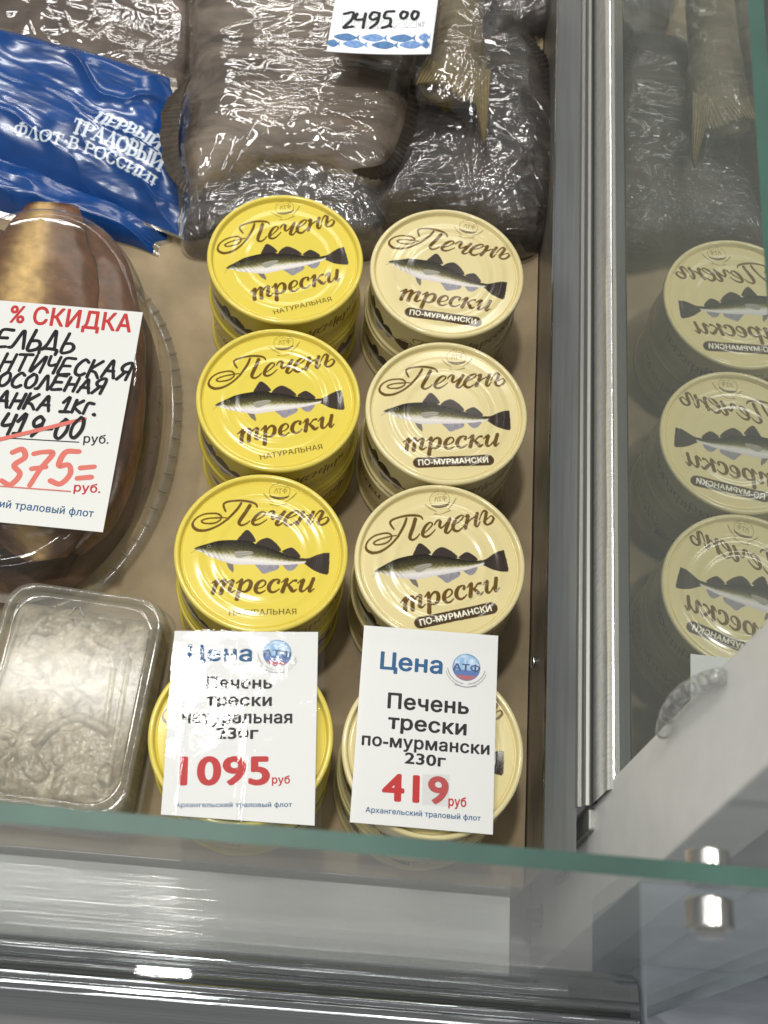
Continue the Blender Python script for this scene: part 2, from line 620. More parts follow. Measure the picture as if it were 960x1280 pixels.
# white corner post, slightly tapered
pv = []
for x in (GX - 0.0012, GX + 0.022):
    for (y, z) in ((-0.0800, -0.075), (-0.0160, -0.075), (-0.0195, 0.334), (-0.0620, 0.334)):
        pv.append((x, y, z))
pf = [(0, 1, 2, 3), (7, 6, 5, 4), (0, 4, 5, 1), (1, 5, 6, 2), (2, 6, 7, 3), (3, 7, 4, 0)]
o = mesh_obj("corner_post", pv, pf, M_white, case)
bevel(o, 0.0012)
# grey flank beside the post
pv = []
for x in (GX + 0.0225, GX + 0.05):
    for (y, z) in ((-0.0760, -0.075), (-0.022, -0.075), (-0.026, 0.334), (-0.058, 0.334)):
        pv.append((x, y, z))
bevel(mesh_obj("post_flank", pv, pf, M_grey, case), 0.002)

def bolt(name, c, axis, r, L, mat):
    v, f = cyl(c, axis, r, L, 6)
    o = mesh_obj(name, v, f, mat, case)
    bevel(o, 0.0006)
    v, f = cyl(np.array(c) - np.array(axis) * 0.0012, axis, r * 1.5, 0.0016, 28)
    mesh_obj("washer", v, f, mat, o, smooth=False)
    return o
M_bolt = principled("dull_zinc", (0.20, 0.20, 0.19), 0.4, 0.7, noise=((300, 300, 300), 0.3, 3))
bolt("bolt", (GX - 0.001, -0.0515, -0.046), (-1, 0, 0), 0.0042, 0.008, M_bolt)
v, f = box((GX - 0.0035, -0.0440, 0.002), (GX + 0.001, -0.0385, 0.026))
bevel(mesh_obj("bracket", v, f, M_bolt, case), 0.001)
v, f = box((GX - 0.004, -0.0330, 0.040), (GX + 0.001, -0.0225, 0.081))
bevel(mesh_obj("bracket", v, f, M_trim_b, case), 0.0012)
v, f = cyl((0.1043, 0.0677, 0.0185), (-1, 0, 0), 0.0032, 0.002, 24, 0.0006)
mesh_obj("screw", v, f, M_chrome, case, smooth=True)

# stand-off clamp through the front glass
clamp = empty("glass_clamp", (0.1005, -0.110, 0.318), "", "")
del clamp['label'], clamp['category']
clamp.parent = case
M_clamp = principled("satin_chrome", (0.62, 0.62, 0.60), 0.2, 1.0)
v, f = cyl((0.1005, -0.1130, 0.318), (0, 1, 0), 0.0066, 0.0085, 48, 0.0007)
mesh_obj("clamp_cap", v, f, M_clamp, clamp, smooth=False)
v, f = cyl((0.1005, -0.1150, 0.318), (0, 1, 0), 0.0045, 0.0022, 6)
mesh_obj("clamp_screw", v, f, M_chrome, clamp)
v, f = cyl((0.1005, -0.0965, 0.318), (0, 1, 0), 0.0062, 0.0050, 48, 0.0007)
mesh_obj("clamp_body", v, f, M_clamp, clamp)
# inner front: white panel, steel rail, dark slot, bumper
v, f = extrude_profile([(-0.0475, -0.020), (-0.0485, -0.013), (-0.050, -0.0080), (-0.054, -0.0068), (-0.0865, -0.0045), (-0.0880, -0.0050), (-0.0885, -0.0075)], 'x', -0.75, 0.0985, 2)
mesh_obj("front_panel", v, f, M_panel, case)
prof = [(-0.0880, -0.0065), (-0.0884, -0.0035)] + [(-0.0884 - 0.0088 * t, -0.0035 + 0.0040 * math.sin(math.pi * (0.12 + 0.80 * t)) - 0.0014) for t in np.linspace(0.0, 1, 16)] + [(-0.0974, -0.0060)]
v, f = extrude_profile(prof, 'x', -0.75, 0.1275, 2)
mesh_obj("steel_rail", v, f, M_rail, case, smooth=True)
v, f = box((-0.75, -0.1032, -0.020), (0.160, -0.0976, -0.0072))
mesh_obj("glass_slot", v, f, M_dark, case)
prof = [(-0.1034, -0.010), (-0.1035, -0.0030), (-0.1042, -0.0012), (-0.1056, -0.0006), (-0.1068, -0.0014), (-0.1074, -0.0032), (-0.1082, -0.0032)] + \
       [(-0.1084 - 0.0105 * t, -0.0042 + 0.0036 * math.sin(math.pi * (0.15 + 0.70 * t)) - 0.0048 * t) for t in np.linspace(0, 1, 14)] + \
       [(-0.1192, -0.0100), (-0.1200, -0.0105), (-0.1222, -0.0120), (-0.1240, -0.018), (-0.1250, -0.030), (-0.1252, -0.08)]
v, f = extrude_profile(prof, 'x', -0.75, 0.163, 2)
mesh_obj("bumper_rail", v, f, M_rail, case, smooth=True)
# deep dark space under the gap at the right of the panel
v, f = box((-0.75, -0.0955, -0.10), (0.30, -0.019, -0.09))
mesh_obj("drip_tray", v, f, M_grey, case)
# outer end: blue-grey end cap, grey housing with seams
v, f = box((0.1655, -0.170, -0.120), (0.60, -0.0772, -0.0080))
bevel(mesh_obj("end_cap", v, f, M_blue, case), 0.003, 4)
v, f = box((0.1738, -0.0768, -0.120), (0.60, -0.050, 0.334))
bevel(mesh_obj("outer_housing", v, f, M_grey, case), 0.003)
# ================================================================== PAPER LINER
M_paper = principled("kraft_paper", (0.305, 0.238, 0.146), 0.72, spec=0.25, noise=((34, 26, 40), 0.24, 8), bump=((55, 55, 55), 0.5, 0.0016, 6))
xs = np.linspace(-0.70, 0.1034, 260)
ys = np.linspace(-0.0465, 1.0, 300)
X, Y = np.meshgrid(xs, ys, indexing='ij')
Z = 0.0006 + 0.0016 * (fbm(X * 14 + 3, Y * 10, 5, 4) ** 2) + 0.0025 * np.clip((X - 0.094) / 0.0094, 0, 1) ** 2 * (0.6 + fbm(X * 20, Y * 22, 9, 3))
Z += 0.0018 * ridge(X * 9 + Y * 4, Y * 3 - X * 2, 21) ** 6
paper = mesh_obj("paper_liner", np.stack([X, Y, Z], -1).reshape(-1, 3), grid_faces(260, 300), M_paper, None, True)
top(paper, "creased tan kraft paper lining the counter tray under the cans", "paper liner")

# ================================================================== CANS
ART = json.loads('''{"pechen":[[[-19.77,16.88,0.54],[-22.22,16.66,0.72],[-25.32,15.98,0.76],[-28.85,15.26,0.81],[-31.26,14.18,0.81],[-31.68,13.37,0.81],[-30.54,12.55,0.81],[-27.87,12.52,0.81],[-24.79,13.46,0.81],[-22.84,15.17,0.76],[-22.23,17.02,0.76],[-23.61,18.19,0.9],[-26.74,18.43,0.9],[-30.72,17.57,0.81],[-34.19,15.2,0.81],[-35.85,12.24,0.99],[-35.55,10.22,1.25],[-33.72,8.69,1.52],[-30.6,8.25,1.34],[-27.32,9.4,1.07],[-22.97,12.34,0.99],[-19.52,15.72,1.07],[-16.94,19.29,1.16],[-14.8,22.85,1.16],[-13.53,25.82,0.99]],[[-20.68,20.41,0.81],[-21.72,22.24,0.99],[-22.14,24.02,0.99],[-21.15,25.4,1.07],[-18.04,26.46,1.07],[-13.57,27.22,1.07],[-9.53,27.22,1.12],[-6.82,26.68,1.07],[-5.67,25.74,0.9],[-5.33,24.57,0.54]],[[-9.03,25.18,1.7],[-10.72,20.88,1.7],[-12.84,16.3,1.61],[-13.02,14.49,1.34],[-11.66,13.84,1.07],[-9.68,14.78,0.81],[-7.94,16.73,0.54]],[[-5.93,16.75,0.54],[-3.06,18.97,0.63],[-0.87,21.23,0.72],[-1.11,22.24,0.72],[-2.68,22.21,0.9],[-4.88,20.1,1.34],[-6.38,17.13,1.52],[-6.12,15.35,1.34],[-4.32,14.99,1.07],[-2.11,16.21,0.72],[0.31,18.49,0.54]],[[0.26,21.17,0.54],[1.49,22.84,0.81],[2.6,23.45,1.07],[3.42,22.75,1.34],[2.74,20.2,1.25],[3.57,19.24,0.9],[5.87,20.89,0.63],[8.22,23.69,0.63]],[[8.66,23.99,1.52],[6.91,20.46,1.61],[5.39,17.23,1.52],[6.21,16.17,1.16],[7.86,17.19,0.72],[9.62,19.67,0.54]],[[9.75,19.78,0.54],[12.52,21.47,0.63],[14.97,23.51,0.72],[15.63,24.87,0.72],[14.28,25.16,0.81],[11.82,23.49,1.25],[9.83,20.2,1.61],[9.64,17.86,1.52],[11.45,16.73,1.16],[13.9,17.97,0.72],[16.57,21.05,0.54]],[[16.77,24.44,0.9],[18.11,24.82,1.52],[16.88,21.08,1.61],[15.7,17.87,1.61]],[[16.58,20.28,0.58],[19.26,22.59,0.72],[21.95,24.12,0.72]],[[23.07,25.78,1.52],[21.74,22.28,1.52],[21.21,19.39,1.43],[22.21,18.6,0.9],[23.77,20.91,0.54]],[[23.54,21.92,0.54],[25.11,25.18,0.72],[26.68,26.89,0.99],[27.91,26.47,1.43],[26.83,22.73,1.52],[26.12,20.34,1.43],[27.15,19.13,1.07],[29.4,19.85,1.07],[30.98,22.06,1.16],[30.76,23.6,0.9],[29.4,23.58,0.63],[27.6,22.02,0.54]]],"treski":[[[-22.25,-19.3,0.56],[-20.53,-17.77,0.82],[-19.17,-16.96,1.13]],[[-19.47,-17.34,1.76],[-20.12,-21.02,1.82],[-20.49,-23.97,1.94]],[[-19.83,-20.65,0.69],[-18.07,-17.91,0.82],[-16.27,-16.72,1.25]],[[-15.9,-17.04,1.63],[-16.4,-20.71,1.82],[-16.69,-23.66,1.94]],[[-16.02,-20.33,0.69],[-14.11,-17.41,0.82],[-12.15,-16.21,1.25]],[[-11.83,-16.7,1.63],[-12.65,-20.4,1.76],[-12.91,-22.14,1.57],[-11.77,-22.67,0.94],[-9.97,-21.38,0.5]],[[-9.97,-17.48,0.56],[-8.93,-16.46,0.75],[-7.73,-15.32,1.13]],[[-7.66,-15.49,1.57],[-8.06,-20.71,1.76],[-8.64,-25.74,1.94]],[[-7.5,-18.59,0.63],[-5.87,-16.03,0.94],[-4.04,-15.19,1.25],[-2.94,-16.65,1.76],[-3.49,-19.64,1.69],[-5.13,-21.5,1.13],[-6.97,-21.65,0.82]],[[0.94,-18.76,0.56],[2.76,-17.91,0.63],[4.12,-16.24,0.82],[3.79,-14.71,0.82],[2.4,-14.47,0.94],[0.58,-16.02,1.57],[-0.35,-18.69,1.82],[0.3,-20.88,1.51],[2.21,-21.24,1.07],[4.48,-19.6,0.56]],[[10.29,-14.69,1.38],[10.74,-13.26,0.82],[9.04,-13.12,0.94],[7.06,-14.61,1.57],[6.02,-17.47,1.82],[6.82,-19.65,1.51],[8.82,-20.0,1.07],[11.26,-18.01,0.56]],[[11.92,-14.27,0.56],[13.66,-12.67,1.07],[14.43,-12.25,1.38]],[[14.37,-12.61,1.57],[13.54,-16.15,1.76],[12.87,-19.15,1.88]],[[14.31,-16.09,0.56],[15.99,-14.56,0.75],[17.52,-12.87,0.94],[18.81,-12.58,1.32]],[[15.07,-15.16,1.13],[16.63,-16.94,1.76],[17.93,-18.28,1.38],[19.77,-17.02,0.5]],[[19.84,-13.79,0.56],[21.22,-12.38,0.88],[22.45,-11.58,1.25]],[[22.52,-11.93,1.51],[21.76,-14.78,1.69],[21.56,-17.05,1.57],[22.48,-17.91,1.07],[24.02,-16.67,0.69],[25.86,-13.91,0.56]],[[27.24,-10.55,1.63],[26.48,-13.69,1.69],[25.87,-16.69,1.63],[26.49,-17.44,1.0],[28.09,-15.75,0.5]]],"fins_dark":[[[-12.64,5.32],[-11.39,8.28],[-9.89,10.71],[-8.36,11.71],[-6.55,10.49],[-4.72,8.35],[-3.56,5.9],[-6.43,5.15]],[[-3.31,4.6],[-1.58,6.94],[0.62,8.3],[2.62,8.68],[5.09,7.51],[7.8,5.2],[9.47,3.06],[8.95,2.1],[3.38,3.04],[-1.07,3.93]],[[10.06,1.99],[12.26,4.06],[14.7,4.93],[17.16,3.46],[19.41,0.97],[18.75,-0.2],[14.52,0.45]],[[21.19,-0.5],[23.86,0.23],[27.41,2.56],[30.98,3.98],[33.66,4.52],[34.1,-0.41],[34.4,-6.43],[33.64,-7.5],[30.09,-7.29],[26.55,-5.84],[23.43,-4.09],[21.21,-2.77]]],"fins_light":[[[-1.77,-6.07],[0.05,-8.82],[2.29,-10.88],[5.35,-9.62],[8.42,-8.11],[9.72,-6.25],[7.94,-5.15]],[[11.69,-4.63],[12.82,-6.74],[14.6,-7.84],[16.81,-6.91],[18.55,-3.65]]],"pelvic":[[[-16.51,-6.71],[-14.88,-10.17],[-12.41,-12.21],[-12.23,-10.45],[-12.97,-7.51],[-14.98,-6.43]]],"pect":[[[-13.14,-1.0],[-9.85,0.04],[-4.33,0.26],[-4.74,-1.29],[-7.13,-2.75],[-10.64,-4.06],[-12.64,-3.22]]],"barbel":[[[-32.27,-2.63,0.22],[-34.4,-4.42,0.13]]],"eye":[[-26.12,0.32]],"up":[[-32.89,-1.42],[-30.17,0.07],[-26.7,1.88],[-22.78,3.49],[-18.83,4.69],[-12.65,5.53],[-6.44,5.65],[-2.86,4.44],[1.15,3.87],[9.17,1.92],[14.52,0.45],[18.97,-0.18],[22.08,-0.32]],"lo":[[-32.86,-2.28],[-30.5,-2.98],[-27.83,-3.76],[-26.03,-4.86],[-23.81,-5.43],[-20.26,-6.38],[-17.17,-6.87],[-12.31,-7.71],[-2.64,-6.54],[5.74,-5.73],[12.36,-4.87],[18.55,-3.5],[22.1,-2.69]],"pill":[[-13.9,-30.71],[22.53,-26.11]],"pilltext":[[-13.86,-32.14],[22.6,-27.47]],"emblem":[[[10.01,35.52,0.31],[9.84,34.25,0.31],[9.34,33.04,0.31],[8.53,31.97,0.31],[7.46,31.1,0.31],[6.22,30.51,0.31],[4.88,30.23,0.31],[3.53,30.27,0.31],[2.27,30.64,0.31],[1.19,31.31,0.31],[0.35,32.23,0.31],[-0.19,33.35,0.31],[-0.39,34.58,0.31],[-0.24,35.85,0.31],[0.26,37.07,0.31],[1.07,38.15,0.31],[2.13,39.02,0.31],[3.38,39.62,0.31],[4.73,39.9,0.31],[6.08,39.86,0.31],[7.35,39.49,0.31],[8.44,38.81,0.31],[9.28,37.88,0.31],[9.81,36.76,0.31],[10.01,35.52,0.31]],[[-2.98,32.62,0.54],[-0.9,30.44,0.63],[2.29,28.37,0.4]],[[13.28,35.02,0.54],[11.49,32.34,0.63],[8.37,29.18,0.4]],[[1.18,27.23,0.63],[4.34,26.89,0.36],[9.28,28.37,0.63]],[[2.2,33.87,0.4],[3.06,36.58,0.4],[3.87,34.02,0.4]],[[3.97,36.4,0.4],[6.0,36.69,0.4]],[[4.96,36.49,0.4],[5.0,33.96,0.4]],[[7.35,37.23,0.4],[7.4,34.18,0.4]],[[7.36,36.6,0.36],[8.5,36.02,0.36],[7.38,35.02,0.36],[6.29,35.82,0.36],[7.36,36.6,0.36]],[[1.01,36.92,0.18],[4.76,38.05,0.18],[8.71,37.62,0.18]],[[4.73,39.9,0.18],[4.77,37.26,0.18]]],"emcap":[[[-0.17,32.08],[2.46,31.95],[4.85,31.85],[7.42,32.29],[9.9,33.25],[9.46,32.16],[7.45,30.67],[4.88,30.17],[2.48,30.33],[0.66,31.11]]],"nat":[[-11.24,-34.71],[21.14,-29.98]],"nattop":[[-11.11,-32.17],[20.86,-27.18]]}''')
H = 0.036
BROWN = np.array((0.115, 0.062, 0.009))

def paint_fish(pr, S, t=None):
    """cod picture; pr.xy already in art millimetres"""
    up, lo = np.array(S['up']), np.array(S['lo'])
    for p in S['fins_light']:
        c = pr.poly_cov(p)
        pr.over(c, np.array((0.20, 0.19, 0.215)) + 0.10 * vnoise(pr.xy[:, 0] * 2.2, pr.xy[:, 1] * 0.8, 4)[:, None])
    for p in S['pelvic']:
        pr.over(pr.poly_cov(p, False), (0.16, 0.14, 0.12))
    for p in S['fins_dark']:
        c = pr.poly_cov(p, len(p) < 11)
        g = 0.5 + 0.5 * np.sin(pr.xy[:, 0] * 6.0 + pr.xy[:, 1] * 1.5)
        pr.over(c, np.array((0.030, 0.022, 0.018)) + g[:, None] * np.array((0.018, 0.014, 0.011)))
    pr.strokes(S['barbel'], (0.08, 0.07, 0.05))
    x, y = pr.xy[:, 0], pr.xy[:, 1]
    yu = np.interp(x, up[:, 0], up[:, 1])
    yl = np.interp(x, lo[:, 0], lo[:, 1])
    tt = np.clip((yu - y) / np.maximum(yu - yl, 0.2), 0, 1)
    head = np.clip((-x - 16) / 6, 0, 1)
    n = fbm(x * 1.6, y * 1.6, 3, 3)
    sp = vnoise(x * 3.2, y * 3.2, 8)
    stops = [0, 0.18, 0.42, 0.56, 0.66, 0.8, 1.0]
    cols = np.array([(0.018, 0.014, 0.010), (0.030, 0.026, 0.016), (0.075, 0.068, 0.026), (0.22, 0.20, 0.085), (0.50, 0.47, 0.36), (0.68, 0.66, 0.62), (0.56, 0.52, 0.52)])
    tw = np.clip(tt + (n - 0.5) * 0.12 - 0.06 * head, 0, 1)
    c = np.stack([np.interp(tw, stops, cols[:, k]) for k in range(3)], -1)
    c *= (1 - 0.45 * ((sp > 0.62) & (tt < 0.6) & (head < 0.5)))[:, None]
    c *= (1 - 0.35 * head * (np.sin((x + y * 0.7) * 2.6) > 0.55) * (tt > 0.4))[:, None]
    body = np.vstack([up, lo[::-1]])
    pr.over(pr.poly_cov(body, True), c)
    for p in S['pect']:
        g = 0.5 + 0.5 * np.sin(y * 5 - x * 1.2)
        pr.over(pr.poly_cov(p), np.array((0.24, 0.23, 0.18)) + g[:, None] * 0.08)
    for e in S['eye']:
        r = np.hypot(x - e[0], y - e[1])
        pr.over(np.clip(0.5 - (r - 0.95) / pr.soft, 0, 1), (0.16, 0.15, 0.10))
        pr.over(np.clip(0.5 - (r - 0.6) / pr.soft, 0, 1), (0.008, 0.008, 0.008))
    pr.strokes([[(-32.6, -2.2, 0.25), (-29.5, -2.4, 0.3), (-27.6, -3.2, 0.25)]], (0.05, 0.04, 0.03))

def lid_mesh(name, base, kind):
    rr = list(np.arange(0.15, 38.7, 0.32))
    def zz(r):
        z = -2.5
        for rc, w in ((23.0, 2.0), (30.8, 2.0)):
            z += 0.42 * math.exp(-((r - rc) / w) ** 2)
        return z
    prof = [(r, zz(r)) for r in rr]
    prof += [(38.9, -2.6), (39.2, -3.0), (39.5, -3.1), (39.8, -2.7), (40.05, -1.9), (40.3, -0.9), (40.6, -0.35), (41.0, -0.05), (41.5, 0.0), (42.0, -0.05),
             (42.5, -0.3), (42.85, -0.8), (43.0, -1.4), (43.0, -2.6), (42.8, -3.1), (42.3, -3.3), (41.75, -3.3)]
    prof = np.array(prof)
    NA = 720
    th = np.linspace(0, 2 * np.pi, NA, endpoint=False)
    x = np.cos(th)[:, None] * prof[None, :, 0]
    y = np.sin(th)[:, None] * prof[None, :, 0]
    z = np.repeat(prof[None, :, 1], NA, 0)
    pr = Print(np.stack([x, y], -1).reshape(-1, 2), base)
    rad = np.hypot(pr.xy[:, 0], pr.xy[:, 1])
    if kind == 'cream':
        a, b = np.array(ART['pill'])
        pr.strokes([[(a[0], a[1], 5.9), (b[0], b[1], 6.2)]], (0.060, 0.036, 0.014), False)
        A, B = ART['pilltext']
        pr.tris(fit_text("ПО-МУРМАНСКИ", A, B, 3.1, bold=0.028), (0.82, 0.78, 0.62))
    else:
        A, B = ART['nat']
        pr.tris(fit_text("НАТУРАЛЬНАЯ", A, B, 2.85, bold=0.012), (0.075, 0.045, 0.010))
    heavier = lambda L: [[(p[0], p[1], p[2] * 1.16 + 0.05) for p in q] for q in L]
    pr.strokes(heavier(ART['pechen']), BROWN)
    pr.strokes(heavier(ART['treski']), BROWN, True)
    pr.strokes(ART['emblem'], (0.16, 0.11, 0.02), True, 0.8)
    for p in ART['emcap']:
        pr.over(pr.poly_cov(p) * 0.9, (0.07, 0.04, 0.008))
    paint_fish(pr, ART)
    # the bare rolled rim shows slightly paler lacquer
    rim = np.clip((rad - 39.6) / 0.6, 0, 1)[:, None]
    pr.c = pr.c * (1 - rim) + (np.asarray(base) * 0.97 + 0.015) * rim
    me = bpy.data.meshes.new(name)
    v = np.stack([x, y, z], -1).reshape(-1, 3) / 1000.0
    n = len(prof)
    f = grid_faces(NA, n, True)
    f.append([i * n for i in range(NA)][::-1])
    f = [q[::-1] for q in f]
    me.from_pydata(v.tolist(), [], f)
    me.polygons.foreach_set('use_smooth', [True] * len(me.polygons))
    set_cols(me, pr.c)
    me.update()
    return me

def side_mesh(name, base, kind):
    Hm = H * 1000
    prof = [(41.75, -3.2), (41.85, -4.0)] + [(41.9, z) for z in np.arange(-4.6, -(Hm - 5.0), -0.42)] + [(41.85, -(Hm - 4.2)), (42.2, -(Hm - 3.4)), (42.8, -(Hm - 3.1)), (43.0, -(Hm - 2.6)), (43.0, -(Hm - 1.2)), (42.6, -(Hm - 0.3)), (41.6, -(Hm - 0.05)), (40.0, -(Hm - 0.3))]
    prof = np.array(prof)
    NA = 640
    th = np.linspace(-np.pi, np.pi, NA, endpoint=False)
    x = np.cos(th)[:, None] * prof[None, :, 0]
    y = np.sin(th)[:, None] * prof[None, :, 0]
    z = np.repeat(prof[None, :, 1], NA, 0)
    arc = np.repeat(np.degrees(th)[:, None], len(prof), 1).ravel()
    zc = z.ravel()
    total = np.tile(np.asarray(base, float) * 0.92, (len(arc), 1))
    for rep in (0, 180):
        a = (arc - rep + 180) % 360 - 180
        s = a * math.pi / 180 * 42.0                    # mm along the wall
        # fish centred at -140 degrees
        k = 1.32
        pr = Print(np.c_[(s + 140 * math.pi / 180 * 42) * k, (zc + 18.5) * k], total, 0.35)
        sl_ = 0.10
        q = pr.xy.copy()
        pr.xy = np.c_[q[:, 0] * 1.0 + 0.0, q[:, 1] + q[:, 0] * sl_]
        paint_fish(pr, ART)
        total = pr.c
        k = 1.5
        pr = Print(np.c_[(s + 82 * math.pi / 180 * 42) * k, (zc + 14.0) * k + 22], total, 0.4)
        pr.strokes(ART['pechen'], BROWN)
        total = pr.c
        pr = Print(np.c_[(s + 40 * math.pi / 180 * 42) * k, (zc + 14.5) * k - 17], total, 0.4)
        pr.strokes(ART['treski'], BROWN)
        total = pr.c
        # fine print reads as thin broken rules
        pr = Print(np.c_[s, zc], total, 0.3)
        for row in range(3):
            u0 = -75.0
            r = random.Random(row + rep)
            segs = []
            while u0 < -12:
                L = r.uniform(2, 7)
                segs.append([(u0, -22.5 - row * 2.0, 0.55), (u0 + L, -22.5 - row * 2.0, 0.55)])
                u0 += L + 1.1
            pr.strokes(segs, (0.16, 0.11, 0.03), False, 0.75)
        total = pr.c
    gold = ((zc < -(Hm - 3.6)) | (zc > -4.2))[:, None]
    total = np.where(gold, np.asarray(base) * 0.8, total)
    me = bpy.data.meshes.new(name)
    v = np.stack([x, y, z], -1).reshape(-1, 3) / 1000.0
    n = len(prof)
    f = grid_faces(NA, n, True)
    f.append([i * n + n - 1 for i in range(NA)])
    f = [q[::-1] for q in f]
    me.from_pydata(v.tolist(), [], f)
    me.polygons.foreach_set('use_smooth', [True] * len(me.polygons))
    set_cols(me, total)
    me.update()
    return me

YEL = (0.63, 0.515, 0.078)
CRE = (0.655, 0.570, 0.295)
M_lid = principled("printed_tin_lid", rough=0.14, spec=0.45, attr='Col', noise=((25, 25, 25), 0.03, 3), bump=((30, 30, 30), 0.05, 0.002, 1))
M_side = principled("printed_tin_wall", rough=0.2, spec=0.4, attr='Col', noise=((25, 25, 25), 0.04, 3))
LID = {k: lid_mesh("lid", c, k) for k, c in (('yellow', YEL), ('cream', CRE))}
SIDE = {k: side_mesh("body", c, k) for k, c in (('yellow', YEL), ('cream', CRE))}
for d in (LID, SIDE):
    for k in d:
        d[k].materials.append(M_lid if d is LID else M_side)

proto = {}
def place_can(kind, x, y, z_top, rot, label):
    if kind not in proto:
        t = empty("cod_liver_can", (0, 0, 0), label, "can")
        for nm, me in (("lid", LID[kind]), ("body", SIDE[kind])):
            o = bpy.data.objects.new(nm, me)
            COL.objects.link(o)
            o.parent = t
            o.location = (0, 0, H)
        proto[kind] = t
    else:
        src = proto[kind]
        t = src.copy()
        COL.objects.link(t)
        for ch in src.children:
            c = ch.copy()
            COL.objects.link(c)
            c.parent = t
    t.location = (x, y, z_top - H)
    t.rotation_euler = (0, 0, math.radians(rot))
    t['label'] = label
    t['category'] = "can"
    t['group'] = "stacked tins of cod liver"
    return t

CANS = [("yellow", -0.0489, 0.2696, 14.3, "bright yellow tin on top at the back of the left column, against the wrapped fish"),
        ("cream", 0.0409, 0.2715, -9.9, "cream tin on top at the back of the right column, its fish sloping down"),
        ("yellow", -0.0437, 0.1805, 9.2, "yellow tin on top in the left column, second from the wrapped fish"),
        ("cream", 0.0449, 0.1828, 1.7, "pale cream tin on top in the right column, second from the wrapped fish"),
        ("yellow", -0.0433, 0.0926, -1.3, "golden yellow tin on top, just behind the 1095 price card"),
        ("cream", 0.0457, 0.0964, 10.7, "cream tin on top, its dark pill half hidden by the 419 price card"),
        ("yellow", -0.0427, -0.0009, 9.0, "yellow tin mostly covered by the 1095 price card lying on it"),
        ("cream", 0.0472, 0.0009, -3.5, "cream tin mostly covered by the 419 price card lying on it")]
LOWER = ["lower yellow tin under the bright yellow one at the back of the left column",
         "lower cream tin under the one with the downward sloping fish",
         "lower yellow tin under the second one of the left column from the wrapped fish",
         "lower cream tin under the pale second one of the right column from the wrapped fish",
         "lower yellow tin under the golden one behind the 1095 price card",
         "lower cream tin under the one whose pill is half hidden by the 419 price card",
         "lower yellow tin under the front one that carries the 1095 price card",
         "lower cream tin under the front one that carries the 419 price card"]
for i, (k, x, y, r, lab) in enumerate(CANS):
    place_can(k, x, y, 0.0730, r, lab)
for i, (k, x, y, r, lab) in enumerate(CANS):
    rr = random.Random(i)
    place_can(k, x + rr.uniform(-.0012, .0012), y + rr.uniform(-.0012, .0012), 0.0368, r + rr.choice([15, -30, 60, 100]), LOWER[i])

# ================================================================== PRICE CARDS
M_card = principled("white_card", (0.66, 0.67, 0.66), 0.42, spec=0.4, bump=((90, 90, 90), 0.08, 0.001, 3))
M_ink_k = principled("black_ink", (0.022, 0.022, 0.024), 0.45, spec=0.15)
M_ink_b = principled("blue_ink", (0.030, 0.105, 0.23), 0.45, spec=0.15)
M_ink_r = principled("red_ink", (0.46, 0.035, 0.035), 0.45, spec=0.15)
M_ink_g = principled("grey_ink", (0.30, 0.31, 0.32), 0.5, spec=0.15)
M_mark = principled("black_marker", (0.010, 0.010, 0.012), 0.35, spec=0.15)
M_mark_r = principled("red_marker", (0.62, 0.16, 0.13), 0.4, spec=0.15)

def zm(r, s):
    return lambda x, y, z: at(r[0] + x / s, r[1] + y / s, z)[:2]

def card_obj(name, corners, z, mat, parent, th=0.0005, n=20):
    c = [np.array(q)[:2] for q in corners]
    U, W = np.meshgrid(np.linspace(0, 1, n), np.linspace(0, 1, n), indexing='ij')
    P2 = ((1 - U) * (1 - W))[..., None] * c[0] + (U * (1 - W))[..., None] * c[1] + (U * W)[..., None] * c[2] + ((1 - U) * W)[..., None] * c[3]
    tp = np.concatenate([P2, np.full((n, n, 1), z)], -1).reshape(-1, 3)
    bt = tp - np.array([0, 0, th])
    F = [q[::-1] for q in grid_faces(n, n)] + [[k + n * n for k in q] for q in grid_faces(n, n)]
    rim = [i * n for i in range(n)] + [(n - 1) * n + j for j in range(1, n)] + [i * n + n - 1 for i in range(n - 2, -1, -1)] + list(range(n - 2, 0, -1))
    F += [(rim[k], rim[(k + 1) % len(rim)], rim[(k + 1) % len(rim)] + n * n, rim[k] + n * n) for k in range(len(rim))]
    return mesh_obj(name, np.concatenate([tp, bt]), F, mat, parent)

def bow(tag, amt, axis=0, twist=0.0):
    """bend a finished card and everything printed on it by the same gentle curve"""
    kids = list(tag.children_recursive)
    card = [o for o in kids if o.name.split('.')[0] == 'card'][0]
    co = np.array([v.co[:] for v in card.data.vertices])
    mn, mx = co.min(0), co.max(0)
    for o in kids:
        if o.type != 'MESH':
            continue
        for v in o.data.vertices:
            u = 2 * (v.co[0] - mn[0]) / (mx[0] - mn[0]) - 1
            w = 2 * (v.co[1] - mn[1]) / (mx[1] - mn[1]) - 1
            q = u if axis == 0 else w
            v.co[2] += amt * q * q + twist * u * w
        o.data.update()

